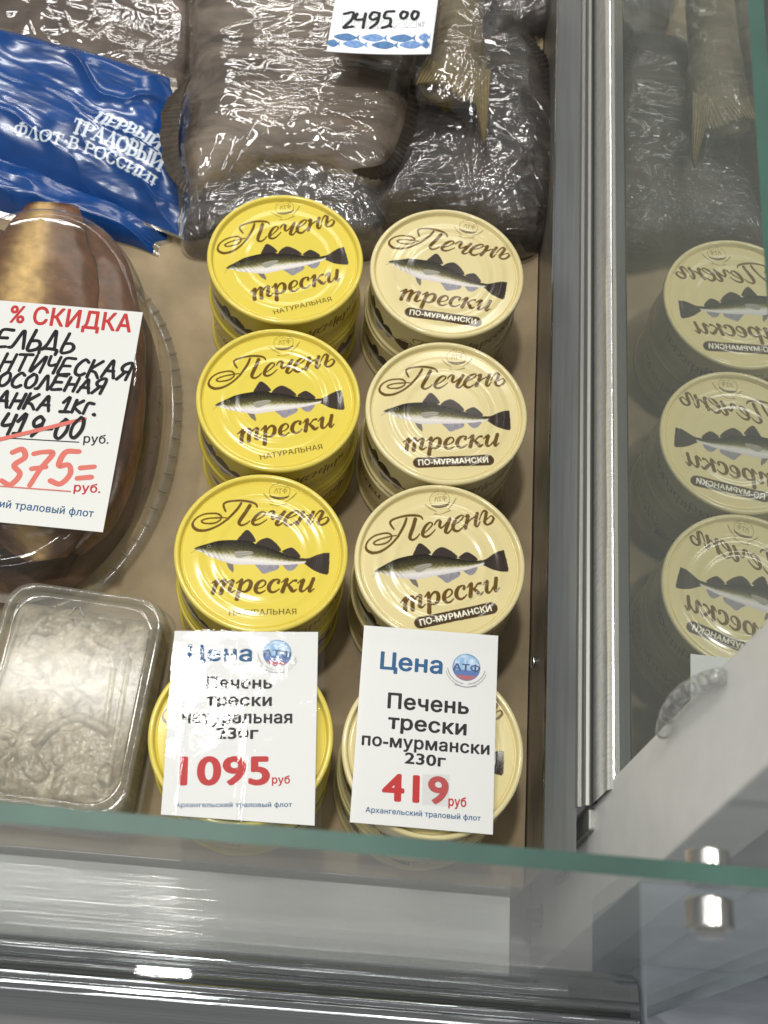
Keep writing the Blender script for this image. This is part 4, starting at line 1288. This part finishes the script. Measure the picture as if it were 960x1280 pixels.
# dark flatfish on the right
wf2 = wrapped("wrapped_flatfish", "blackish flatfish wrapped in cling film beside the metal trim", [(500, 120), (520, 60), (572, 22), (625, 14), (655, 28), (680, 80), (692, 130), (703, 175), (700, 225), (688, 285), (664, 303), (628, 300), (580, 280), (520, 272), (470, 264), (472, 232), (490, 180)], 0.020, 0.008, 0.032,
              SK_dark, M_film, creases([(600, 268, .04, .05, .0014, 7), (480, 250, .04, .05, .0012, 7)], 0.0009, 23, [(2, 5, 130, .0003)], 0.3, F2_FOLDS), 23, na=900, nr=300)

wf6 = wrapped("wrapped_fish", "silvery film-wrapped fish end in the back right corner beside the metal trim", [(590, -90), (600, 0), (622, 34), (655, 40), (690, 26), (698, -20), (696, -90)], 0.014, 0.004, 0.022,
              SK_dark, M_film2, creases([(640, 20, .03, .03, .0012, 6)], 0.0020, 91, [(40, 40, 170, .0010), (-60, 50, 200, .0008)], 1.2), 91)

# fins of the big flatfish: ribbed band along its left edge
def fin_strip(name, inner, outer, z_in, z_out, mat, parent, rays=26, taper=True):
    a = crom(np.array([at(x, y, z_in) for x, y in inner]), 10)
    b = crom(np.array([at(x, y, z_out) for x, y in outer]), 10)
    n = rays * 6
    ta = np.linspace(0, len(a) - 1, n)
    A = np.stack([np.interp(ta, np.arange(len(a)), a[:, k_]) for k_ in range(3)], -1)
    tb = np.linspace(0, len(b) - 1, n)
    B = np.stack([np.interp(tb, np.arange(len(b)), b[:, k_]) for k_ in range(3)], -1)
    m = 12
    if taper:
        w_ = np.clip(np.minimum(np.linspace(0, 1, n), np.linspace(1, 0, n)) * 4.5, 0.04, 1)[:, None] ** 0.7
        w_ = w_ * (0.93 + 0.14 * vnoise(np.linspace(0, rays * 0.8, n), np.zeros(n), rays)[:, None])
        B = A + (B - A) * w_
    V = []
    for i in range(n):
        lift = 0.0012 * (0.5 + 0.5 * math.cos(i / 6 * 2 * math.pi))
        for j in range(m):
            t = j / (m - 1)
            p = A[i] * (1 - t) + B[i] * t
            V.append((p[0], p[1], p[2] + lift * (0.3 + t)))
    Vb = [(p[0], p[1], p[2] - 0.0012) for p in V]
    F = grid_faces(n, m)
    k_ = len(V)
    F2 = [[q + k_ for q in f_[::-1]] for f_ in F]
    o = mesh_obj(name, V + Vb, F + F2, mat, parent, True)
    return o
M_rayfin = principled("ribbed_fin", (0.060, 0.048, 0.036), 0.4, noise=((200, 200, 200), 0.3, 3))
fin_strip("fin", [(240, 92), (230, 115), (224, 150), (224, 195), (236, 240)], [(226, 104), (211, 124), (201, 152), (205, 205), (228, 270)], 0.052, 0.044, M_rayfin, wf1, 30)
fin_strip("fin", [(514, 100), (503, 160), (482, 202), (440, 212)], [(530, 104), (521, 170), (494, 216), (446, 236)], 0.046, 0.032, M_rayfin, wf1, 26)
M_darkfin = principled("dark_fin", (0.030, 0.026, 0.024), 0.4, noise=((200, 200, 200), 0.3, 3))
fin_strip("fin", [(652, 40), (672, 80), (682, 140), (684, 210), (670, 280)], [(664, 34), (686, 78), (700, 138), (703, 212), (686, 292)], 0.034, 0.022, M_darkfin, wf2, 34)
# tail fin with rays, half wrapped
tail = empty("wrapped_fish_tail", (at(570, 60, 0.06)[0], at(570, 60, 0.06)[1], 0.05), "olive fish tail with spread rays sticking out of film beside the 2495 tag", "wrapped fish", "film-wrapped fish")
V, F, c = blob([(556, -70), (546, 0), (540, 50), (528, 88), (548, 104), (580, 110), (604, 100), (612, 60), (608, 10), (612, -70), (585, -90)], 0.066, 0.050, 0.017, 140, 60, 2.2, 61, 0, 0.004)
mesh_obj("tail_stem", V, F, SK_tail, tail, True)
M_ray = principled("tail_rays", (0.17, 0.135, 0.065), 0.4, noise=((400, 400, 400), 0.3, 3))
fin_strip("tail_fin", [(534, 70), (552, 82), (575, 88), (598, 84), (610, 72)], [(519, 106), (534, 105), (553, 107), (578, 124), (598, 130)], 0.0665, 0.063, M_ray, tail, 17, False)
fin_strip("tail_fin", [(588, 92), (598, 90), (613, 86)], [(601, 172), (604, 181), (608, 170)], 0.0665, 0.060, M_ray, tail, 6, False)
V, F, c = blob([(560, -70), (548, -10), (538, 50), (524, 92), (545, 112), (572, 126), (592, 150), (604, 132), (616, 100), (620, 60), (632, 24), (650, -10), (660, -60), (620, -90)], 0.068, 0.050, 0.0215, 260, 130, 2.2, 61, 0.001, 0.004,
               creases([(608, 60, .068, .04, .0018, 6), (600, 110, .068, .03, .0012, 6)], 0.0016, 67, [(75, 40, 200, .0006), (-40, 40, 200, .0006)], 1.0))
mesh_obj("cling_film", V, F, M_film, tail, True)

# ================================================================== BLUE VACUUM BAGS
SER = {'П': (0.8, [('v', .16, 0, 1), ('v', .64, 0, 1), ('h', .16, .64, .95)]),
       'Е': (0.72, [('v', .16, 0, 1), ('h', .16, .66, .96), ('h', .16, .52, .5), ('h', .16, .68, .04), ('t', .66, .8, 1), ('t', .68, 0, .22)]),
       'Р': (0.72, [('v', .16, 0, 1), ('c', [(.16, .96), (.5, .94), (.64, .74), (.5, .52), (.16, .48)])]),
       'В': (0.74, [('v', .16, 0, 1), ('c', [(.16, .96), (.48, .94), (.58, .76), (.46, .56), (.16, .53)]), ('c', [(.16, .53), (.54, .5), (.66, .27), (.52, .05), (.16, .04)])]),
       'Ы': (1.0, [('v', .16, 0, 1), ('c', [(.16, .55), (.46, .53), (.58, .28), (.46, .05), (.16, .04)]), ('v', .85, 0, 1)]),
       'Й': (0.86, [('v', .16, 0, 1), ('v', .7, 0, 1), ('d', .16, .1, .7, .9), ('c', [(.28, 1.22), (.43, 1.1), (.58, 1.22)])]),
       'И': (0.86, [('v', .16, 0, 1), ('v', .7, 0, 1), ('d', .16, .1, .7, .9)]),
       'Т': (0.8, [('v', .4, 0, 1), ('h', .06, .74, .95), ('t', .06, .72, 1), ('t', .74, .72, 1)]),
       'А': (0.86, [('s', .12, 0, .42, 1), ('w', .42, 1, .74, 0), ('h', .2, .62, .34)]),
       'Л': (0.86, [('s', .14, 0, .40, 1), ('w', .42, 1, .74, 0)]),
       'О': (0.84, [('c', [(.42, 1), (.14, .8), (.1, .4), (.26, .04), (.5, 0), (.74, .25), (.74, .7), (.55, .98), (.38, 1)])]),
       'Ф': (0.95, [('v', .47, 0, 1), ('c', [(.47, .84), (.16, .78), (.1, .5), (.2, .24), (.47, .18), (.76, .24), (.86, .5), (.78, .78), (.47, .84)])]),
       'С': (0.76, [('c', [(.64, .78), (.5, .98), (.22, .9), (.1, .5), (.22, .1), (.48, .0), (.66, .2)]), ('t', .65, .72, 1)]),
       '!': (0.4, [('v', .2, .3, 1), ('c', [(.2, .04), (.22, .06), (.2, .08)])]),
       '·': (0.4, [('c', [(.2, .48), (.22, .5), (.2, .52)])]), ' ': (0.4, [])}
def serif_strokes(text, A, B, h, curve=0.0):
    A, B = np.array(A), np.array(B)
    ws = [SER[c_][0] for c_ in text]
    tot = sum(ws)
    L = np.linalg.norm(B - A)
    ux = (B - A) / L
    uy = np.array([-ux[1], ux[0]])
    sx = L / tot
    out = []
    x0 = 0
    T, t_ = 0.23 * h, 0.10 * h
    def pt(x, y, w):
        X_ = (x0 + x) * sx
        s_ = X_ / L
        p = A + ux * X_ + uy * (y * h + curve * 4 * s_ * (1 - s_))
        return (p[0], p[1], w)
    for c_, w in zip(text, ws):
        for s in SER[c_][1]:
            if s[0] == 'v':
                out.append([pt(s[1], s[2], T), pt(s[1], s[3], T)])
                for yy in (s[2], s[3]):
                    out.append([pt(s[1] - .15, yy, t_ * 1.2), pt(s[1] + .15, yy, t_ * 1.2)])
            elif s[0] == 'h':
                out.append([pt(s[1], s[3], t_), pt(s[2], s[3], t_)])
            elif s[0] == 't':
                out.append([pt(s[1], s[2], t_), pt(s[1], s[3], t_)])
            elif s[0] == 'd':
                out.append([pt(s[1], s[2], t_), pt(s[3], s[4], t_)])
            elif s[0] in 'sw':
                out.append([pt(s[1], s[2], t_ if s[0] == 's' else T), pt(s[3], s[4], t_ if s[0] == 's' else T)])
                e_ = (s[1], s[2]) if s[2] == 0 else (s[3], s[4])
                out.append([pt(e_[0] - .13, 0, t_ * 1.2), pt(e_[0] + .13, 0, t_ * 1.2)])
            else:
                q = crom(np.array(s[1]), 5)
                d = np.gradient(q, axis=0)
                vert = np.abs(d[:, 1]) / (np.hypot(d[:, 0], d[:, 1]) + 1e-9)
                out.append([pt(a_, b_, t_ + (T - t_) * v_ ** 1.5) for (a_, b_), v_ in zip(q, vert)])
        x0 += w
    return out

M_bag = principled("blue_glossy_bag", rough=0.20, spec=0.55, attr='Col', bump=((50, 130, 110), 0.12, 0.0016, 2), coat=0.15)
def bag(name, label, corners_px, z_ref, zfun, texts, nu=420, nv=330, seed=1, keep=1.0):
    c = [at(x, y, z_ref)[:2] for x, y in corners_px]       # TL, TR, BR, BL
    u = np.linspace(0, 1, nu)
    w = np.linspace(0, 1, nv)
    U, W = np.meshgrid(u, w, indexing='ij')
    P2 = ((1 - U) * (1 - W))[..., None] * c[0] + (U * (1 - W))[..., None] * c[1] + (U * W)[..., None] * c[2] + ((1 - U) * W)[..., None] * c[3]
    # wavy outline
    P2[..., 1] += 0.011 * (fbm(U * 4, U * 0 + 1.5, seed, 3) - 0.5) * np.abs(2 * W - 1) + 0.010 * np.sin(np.pi * U) * (1 - W) * 1.0
    P2[..., 0] += 0.010 * (fbm(W * 5, W * 0 + 3.5, seed + 4, 3) - 0.5) * U
    e = np.minimum.reduce([U * 7, (1 - U) * 7, W * 5, (1 - W) * 5])
    puff = np.clip(e, 0, 1)
    puff = puff * (2 - puff)
    Z = zfun(U, W) * (1 - keep + keep * puff) + 0.003
    xx, yy = P2[..., 0], P2[..., 1]
    rot = 0.35
    a_ = xx * math.cos(rot) - yy * math.sin(rot) * -1
    b_ = -xx * math.sin(rot) * -1 + yy * math.cos(rot)
    Z = Z + puff * (0.0042 * ridge(a_ * 12, b_ * 46 + 1.2 * fbm(xx * 30, yy * 30, seed, 2), seed) ** 2 + 0.0028 * (fbm(a_ * 20, b_ * 65, seed + 2, 3) - 0.5))
    col = np.zeros((nu * nv, 3)) + np.array((0.005, 0.046, 0.19))
    g = fbm(xx * 55, yy * 120, seed + 9, 3).ravel()[:, None]
    col = col * (0.75 + 0.5 * g) 
    pr = Print(np.c_[xx.ravel(), yy.ravel()] * 1000, col, 0.32)
    S3 = np.stack([xx, yy, Z], -1).reshape(-1, 3)
    def hit(px, py):
        """where the sight line of a traced letter meets this bag"""
        d = FW * FPX + RT * (px - 480) + UP * (640 - py)
        d = d / np.linalg.norm(d)
        r = S3 - CAM
        k = np.argmin(np.linalg.norm(r - (r @ d)[:, None] * d, axis=1))
        return S3[k, :2] * 1000
    for (txt, A, B, h, cv) in texts:
        a, b = hit(*A), hit(*B)
        pr.strokes(serif_strokes(txt, a, b, h, cv), (0.60, 0.67, 0.74), False)
    V = np.stack([xx, yy, Z], -1).reshape(-1, 3)
    Vb = V.copy()
    Vb[:, 2] = np.maximum(V[:, 2] - 0.012, 0.0022)
    F = [q[::-1] for q in grid_faces(nu, nv)]
    k_ = len(V)
    Fb = [[q + k_ for q in f_[::-1]] for f_ in grid_faces(nu, nv)]
    Fb = [f_[::-1][::-1] for f_ in Fb]
    o_c = V.mean(0)
    t = empty(name, (o_c[0], o_c[1], 0.003), label, "vacuum bag", "blue printed bags")
    mesh_obj("bag_film", V, F, M_bag, t, True, pr.c)
    # clear welded margin
    idx = [(i, 0) for i in range(0, nu, 4)] + [(nu - 1, j) for j in range(0, nv, 4)] + [(i, nv - 1) for i in range(nu - 1, 0, -4)]
    mv = []
    cen = P2.reshape(-1, 2).mean(0)
    for (i, j) in idx:
        p = np.array([xx[i, j], yy[i, j], Z[i, j]])
        d = p[:2] - cen
        d /= np.linalg.norm(d)
        mv.append(tuple(p + np.array([0, 0, 0.0002])))
        mv.append((p[0] + d[0] * 0.004, p[1] + d[1] * 0.004, p[2] - 0.0008))
    mf = [(2 * i, 2 * i + 1, 2 * i + 3, 2 * i + 2) for i in range(len(idx) - 1)]
    mesh_obj("sealed_margin", mv, mf, film_mat("bag_margin", base=0.05, fres=1.0, rough=0.15, tint=(0.75, 0.72, 0.62), milky=0.25, milk_col=(0.35, 0.32, 0.24)), t)
    return t
bag("blue_bag", "lower crumpled blue bag with white letters, half under the other blue bag", [(-140, 110), (214, 262), (192, 304), (-150, 222)], 0.010, lambda U, W: 0.008 + 0.003 * np.sin(3 * U), [("ФЛОТ В РОССИИ!", (-75, 172), (205, 276), 5.2, 3.0)], seed=77, nu=280, nv=160)
bag("blue_bag", "upper glossy blue bag reading ПЕРВЫЙ ТРАЛОВЫЙ in white, leaning on the brown fish", [(-150, 26), (212, 104), (224, 274), (-150, 122)], 0.030, lambda U, W: 0.042 - 0.030 * W + 0.005 * np.sin(np.pi * W),
    [("ПЕРВЫЙ", (117, 151), (198, 188), 8.2, 0.3), ("ТРАЛОВЫЙ", (88, 165), (200, 214), 8.0, 0.6), ("·ФЛОТ·В РОССИИ!", (8, 166), (192, 234), 6.0, 3.2)], seed=71, keep=0.3)

# ================================================================== OVAL HERRING TUB
def oval(cx, cy, a, b, rot, n=120, p=2.15):
    t = np.linspace(0, 2 * np.pi, n, endpoint=False)
    x = np.sign(np.cos(t)) * np.abs(np.cos(t)) ** (2 / p) * a
    y = np.sign(np.sin(t)) * np.abs(np.sin(t)) ** (2 / p) * b
    c_, s_ = math.cos(rot), math.sin(rot)
    return np.c_[cx + x * c_ - y * s_, cy + x * s_ + y * c_]
TC = (-0.180, 0.185)
tub = empty("herring_tub", (TC[0], TC[1], 0.002), "clear oval plastic tub of brown herring under the discount card", "fish tub")
M_tub = film_mat("tub_plastic", base=0.0, fres=0.8, rough=0.07, tint=(0.95, 0.94, 0.91), milky=0.045, milk_col=(0.45, 0.42, 0.36), bump=((40, 40, 40), 0.15, 0.002, 2))
rings = [(0.0805, 0.118, 0.004), (0.0800, 0.1175, 0.0065), (0.0750, 0.1130, 0.0072), (0.0720, 0.1115, 0.0090), (0.0700, 0.1130, 0.030), (0.0672, 0.1140, 0.050), (0.0640, 0.1120, 0.0570), (0.0585, 0.1060, 0.0605), (0.0560, 0.1030, 0.0600), (0.0530, 0.098, 0.0585), (0.03, 0.055, 0.0595), (0.002, 0.003, 0.0600)]
V = []
n = 140
for (a, b, z) in rings:
    q = oval(TC[0], TC[1] + 0.0, a, b, math.radians(2), n)
    V += [(p[0], p[1], z) for p in q]
F = []
for k_ in range(len(rings) - 1):
    for i in range(n):
        F.append((k_ * n + i, k_ * n + (i + 1) % n, (k_ + 1) * n + (i + 1) % n, (k_ + 1) * n + i))
F.append([(len(rings) - 1) * n + i for i in range(n)])
nrim = 3 * n
mesh_obj("tub_shell", V[2 * n:], [tuple(q - 2 * n for q in f_) for f_ in F if min(f_) >= 2 * n], M_tub, tub, True)
M_trim_p = film_mat("tub_rim_plastic", base=0.02, fres=1.0, rough=0.12, tint=(0.80, 0.78, 0.73), milky=0.22, milk_col=(0.42, 0.40, 0.34))
mesh_obj("tub_rim", V[:3 * n], [f_ for f_ in F if max(f_) < 3 * n], M_trim_p, tub, True)
# rolled flange with small grip ribs
fl = []
for k_ in range(64):
    t = 2 * math.pi * k_ / 64
    a, b = 0.0788, 0.1165
    x, y = TC[0] + a * math.cos(t), TC[1] + b * math.sin(t)
    v, f = box((-0.0022, -0.0005, 0), (0.0022, 0.0005, 0.0016))
    nrm = math.atan2(math.sin(t) / b, math.cos(t) / a)
    for p in v:
        fl.append((x + p[0] * math.cos(nrm) - p[1] * math.sin(nrm), y + p[0] * math.sin(nrm) + p[1] * math.cos(nrm), 0.0075 + p[2]))
ff = []
for k_ in range(64):
    ff += [tuple(q + 8 * k_ for q in f_) for f_ in f]
mesh_obj("grip_ribs", fl, ff, M_trim_p, tub)
M_base = principled("tub_brine", (0.045, 0.020, 0.010), 0.25, noise=((60, 60, 60), 0.5, 4))
q = oval(TC[0], TC[1], 0.0690, 0.1090, math.radians(2), 100)
mesh_obj("brine", [(p[0], p[1], 0.0105) for p in q], [list(range(100))], M_base, tub)

def herring(path, rad, flat, label, seed, gold):
    P_ = crom(np.array([at(x, y, z) for x, y, z in path]), 14)
    m = len(P_)
    s = np.linspace(0, 1, m)
    r = rad * np.clip(np.sin(np.pi * (0.08 + 0.88 * s)), 0.12, 1) ** 0.6
    nn = 40
    V, C_ = [], []
    d = np.gradient(P_, axis=0)
    d /= np.linalg.norm(d, axis=1)[:, None]
    for i in range(m):
        side = np.cross(d[i], (0, 0, 1.0))
        side /= np.linalg.norm(side)
        up_ = np.cross(side, d[i])
        for j in range(nn):
            a = 2 * math.pi * j / nn
            w = 1 + 0.10 * (vnoise(np.array([s[i] * 14]), np.array([j * 0.35]), seed)[0] - .5)
            V.append(P_[i] + side * math.cos(a) * r[i] * w + up_ * math.sin(a) * r[i] * flat * w)
            u = math.cos(a) * 0.5 + 0.5
            nz = 0.6 * fbm(np.array([s[i] * 11.0]), np.array([math.cos(a) * 4.0]), seed, 4)[0] + 0.4 * vnoise(np.array([s[i] * 60.0]), np.array([math.cos(a) * 14.0]), seed)[0]
            da = (a - gold[0] + math.pi) % (2 * math.pi) - math.pi
            k_ = min(max(gold[2] * math.exp(-(da / gold[1]) ** 2) * (0.55 + 0.9 * nz), 0), 1)
            k_ *= 0.55 + 0.45 * math.sin(math.pi * s[i])
            C_.append(np.array((0.105, 0.044, 0.020)) * (0.4 + 1.2 * nz) * (1 - k_) + np.array((0.62, 0.43, 0.18)) * (0.6 + 0.8 * nz) * k_)
    F = grid_faces(m, nn)
    F = F + [(i * nn + nn - 1, (i + 1) * nn + nn - 1, (i + 1) * nn, i * nn) for i in range(m - 1)]
    F.append(list(range(nn)))
    F.append([(m - 1) * nn + i for i in range(nn)][::-1])
    o = mesh_obj("herring", V, F, M_herr, None, True, C_)
    c = np.mean(V, 0)
    o.data.transform(Matrix.Translation(-Vector(c)))
    o.location = c
    top(o, label, "herring", "herring in the oval tub")
    return o
M_herr = principled("herring_skin", rough=0.25, spec=0.4, attr='Col', noise=((90, 90, 90), 0.4, 6), bump=((120, 120, 120), 0.25, 0.001, 2))
herring([(66, 258, .040), (52, 340, .043), (46, 470, .043), (50, 630, .040), (60, 700, .032)], 0.0340, 0.26, "dark red-brown herring with a golden belly streak in the middle of the tub", 3, (1.30, 0.34, 1.25))
herring([(104, 288, .028), (124, 350, .032), (134, 470, .034), (122, 610, .030), (88, 690, .024)], 0.0215, 0.50, "golden-edged herring pressed against the right wall of the tub", 5, (0.75, 0.40, 1.15))
herring([(-20, 290, .034), (-50, 420, .038), (-50, 560, .036), (-10, 690, .030)], 0.0340, 0.34, "dark herring along the left side of the tub", 9, (1.2, 0.3, 0.25))

# ================================================================== CLEAR BOX OF SEAFOOD
def rrect(x0, x1, y0, y1, r, n=10):
    out = []
    for (cx, cy, a0) in ((x1 - r, y1 - r, 0), (x0 + r, y1 - r, 90), (x0 + r, y0 + r, 180), (x1 - r, y0 + r, 270)):
        for t in np.linspace(a0, a0 + 90, n):
            out.append((cx + r * math.cos(math.radians(t)), cy + r * math.sin(math.radians(t))))
    return out
BC = np.array((-0.1310, 0.0185))
BR = math.radians(-3.0)
def bx(x, y):
    return (BC[0] + x * math.cos(BR) - y * math.sin(BR), BC[1] + x * math.sin(BR) + y * math.cos(BR))
cbox = empty("clear_box", (BC[0], BC[1], 0.002), "clear rectangular plastic box of pale seafood pieces in front of the herring tub", "plastic box")
M_box = film_mat("box_plastic", base=0.0, fres=0.5, rough=0.12, tint=(0.93, 0.93, 0.90), milky=0.15, milk_col=(0.50, 0.49, 0.43), bump=((40, 40, 40), 0.02, 0.003, 1))
hx, hy = 0.0400, 0.0560
levels = [(1.00, 0.002, 0), (1.03, 0.004, 0), (1.07, 0.018, 0), (1.11, 0.0195, 0), (1.11, 0.0215, 0), (1.06, 0.0225, 0), (1.03, 0.040, 0), (1.00, 0.0445, 0), (0.975, 0.0460, 0), (0.93, 0.0460, 0), (0.905, 0.0440, 0), (0.885, 0.0425, 0), (0.855, 0.0425, 0), (0.845, 0.0431, 0), (0.84, 0.0432, 0), (0.835, 0.0432, 0), (0.60, 0.0432, 0), (0.02, 0.0432, 0)]
V, F = [], []
n = 40
for (s, z, _) in levels:
    for (x, y) in rrect(-hx * 1.0, hx, -hy, hy, 0.014):
        k_ = 1 - (1 - s) * (hx / abs(hx))
        V.append((*bx(x - np.sign(x) * min(abs(x), hx * (1 - s)), y - np.sign(y) * min(abs(y), hx * (1 - s)) if s > 0.3 else y * s), z))
for k_ in range(len(levels) - 1):
    for i in range(n):
        F.append((k_ * n + i, k_ * n + (i + 1) % n, (k_ + 1) * n + (i + 1) % n, (k_ + 1) * n + i))
F.append([(len(levels) - 1) * n + i for i in range(n)])
M_boxrim = film_mat("box_rim_plastic", base=0.03, fres=1.0, rough=0.08, tint=(0.88, 0.88, 0.85), milky=0.16, milk_col=(0.60, 0.58, 0.50))
rim_f = [f_ for f_ in F if min(f_) // n in (2, 3, 4, 7, 8, 9, 10, 11) and len(f_) == 4]
oth_f = [f_ for f_ in F if f_ not in rim_f]
mesh_obj("box_shell", V, oth_f, M_box, cbox, True)
mesh_obj("box_rim", V, rim_f, M_boxrim, cbox, True)
# moulded bars on the lid
st = []
for (x0, y0, x1, y1) in ((0.020, 0.018, 0.022, -0.012), (0.0265, 0.024, 0.029, -0.046), (-0.031, 0.040, -0.036, -0.046)):
    a, b = bx(x0, y0), bx(x1, y1)
    st.append((a, b))
for (a, b) in st:
    V = []
    a, b = np.array(a), np.array(b)
    d = (b - a) / np.linalg.norm(b - a)
    nn_ = np.array([-d[1], d[0]])
    for p in (a, b):
        for (o_, z) in ((-0.0016, 0.0434), (-0.0009, 0.0446), (0.0009, 0.0446), (0.0016, 0.0434)):
            V.append((*(p + nn_ * o_), z))
    mesh_obj("lid_rib", V, [(i, i + 1, 5 + i, 4 + i) for i in range(3)], M_box, cbox, True)
# recycling triangle moulded at the top of the lid
tri_c = np.array(bx(-0.004, 0.043))
st = []
for k_ in range(3):
    a0 = math.radians(90 + 120 * k_ + 18)
    a1 = math.radians(90 + 120 * (k_ + 1) - 18)
    p0, p1 = tri_c + 0.0036 * np.array([math.cos(a0), math.sin(a0)]), tri_c + 0.0036 * np.array([math.cos(a1), math.sin(a1)])
    st.append([(*p0, 0.0008), (*p1, 0.0008)])
ribbon_obj("moulded_mark", st, 0.0438, principled("moulded_mark", (0.16, 0.15, 0.12), 0.4), cbox, False)

M_sea = principled("seafood_flesh", rough=0.32, spec=0.5, attr='Col', noise=((160, 160, 160), 0.25, 5), bump=((220, 220, 220), 0.4, 0.0012, 4), coat=0.2)
rs = np.random.default_rng(11)
nu, nv = 190, 260
U, W = np.meshgrid(np.linspace(-1, 1, nu), np.linspace(-1, 1, nv), indexing='ij')
lx, ly = U * hx * 0.985, W * hy * 0.985
hgt = np.full(U.shape, 0.0335)
tone = np.full(U.shape, 0.5)
for k_ in range(80):                       # overlapping rings, strips and folds of flesh
    cx, cy = rs.uniform(-0.040, 0.040), rs.uniform(-0.056, 0.056)
    R_, wd = rs.uniform(0.006, 0.022), rs.uniform(0.0022, 0.0065)
    a0, span = rs.uniform(0, 6.28), rs.uniform(1.6, 4.2)
    zt, tn = rs.uniform(0.0340, 0.0360), rs.uniform(0.40, 0.62)
    ddx = lx - cx + 0.004 * (fbm(lx * 120, ly * 120, k_, 2) - 0.5)
    ddy = (ly - cy) * 1.15 + 0.004 * (fbm(lx * 120 + 9, ly * 120, k_, 2) - 0.5)
    rr_ = np.hypot(ddx, ddy)
    th = np.mod(np.arctan2(ddy, ddx) - a0, 2 * np.pi)
    inside = np.clip((span - th) * 4, 0, 1) * np.clip(th * 4, 0, 1)
    q = np.clip(1 - ((rr_ - R_) / wd) ** 2, 0, 1) ** 0.55 * inside
    z_ = 0.0333 + (zt - 0.0333) * q
    up_ = z_ > hgt
    hgt = np.where(up_, z_, hgt)
    tone = np.where(up_, tn + 0.25 * (fbm(rr_ * 700, th * 6, k_, 3) - 0.5), tone)
hgt = hgt + 0.0022 * (fbm(lx * 130, ly * 130, 3, 4) - 0.5)
tone = np.clip(tone + 1.5 * (fbm(lx * 90 + 3 * fbm(lx * 60, ly * 60, 2, 2), ly * 90, 14, 5) - 0.5) + 0.6 * (fbm(lx * 500, ly * 500, 15, 3) - 0.5), 0, 1)[..., None]
cc_ = np.array((0.17, 0.14, 0.092)) * (1 - tone) + np.array((0.45, 0.395, 0.285)) * tone
rim_ = np.maximum(np.abs(U), np.abs(W)) ** 14
hgt = hgt * (1 - rim_) + 0.010 * rim_
crn = np.clip((np.abs(U) - 0.66) / 0.34, 0, 1) ** 2 + np.clip((np.abs(W) - 0.76) / 0.24, 0, 1) ** 2
shr = np.where(crn > 1, 1 / np.sqrt(np.maximum(crn, 1)), 1.0)
lx2, ly2 = lx * (1 - (1 - shr) * 0.35), ly * (1 - (1 - shr) * 0.25)
Xb = BC[0] + lx2 * math.cos(BR) - ly2 * math.sin(BR)
Yb = BC[1] + lx2 * math.sin(BR) + ly2 * math.cos(BR)
V = np.stack([Xb, Yb, hgt], -1).reshape(-1, 3)
F = [q for q in grid_faces(nu, nv)]
C_ = cc_.reshape(-1, 3)
sea = mesh_obj("seafood_pieces", V, F, M_sea, None, True, C_)
top(sea, "pale greyish beige seafood pieces heaped inside the clear rectangular box", "seafood", None, "stuff")

# ribbed white cable sleeve in front of the side glass
V = []
P_ = crom(np.array([at_x(828, 920, 0.1185), at_x(836, 890, 0.1175), at_x(852, 868, 0.1170), at_x(878, 852, 0.1178), at_x(900, 846, 0.1195)]), 40)
m = len(P_)
d = np.gradient(P_, axis=0)
d /= np.linalg.norm(d, axis=1)[:, None]
for i in range(m):
    s1 = np.cross(d[i], (1.0, 0, 0))
    s1 /= np.linalg.norm(s1)
    s2 = np.cross(s1, d[i])
    r = 0.0026 + 0.0005 * (1 if (i // 6) % 4 else -1.6)
    for j in range(20):
        a = 2 * math.pi * j / 20
        V.append(P_[i] + s1 * r * math.cos(a) + s2 * r * math.sin(a))
F = grid_faces(m, 20) + [(i * 20 + 19, (i + 1) * 20 + 19, (i + 1) * 20, i * 20) for i in range(m - 1)] + [list(range(20)), [(m - 1) * 20 + q for q in range(20)][::-1]]
mesh_obj("cable_sleeve", V, F, film_mat("clear_ribbed_plastic", base=0.03, fres=1.0, rough=0.15, tint=(0.90, 0.91, 0.91), milky=0.12, milk_col=(0.6, 0.6, 0.6)), case, True)
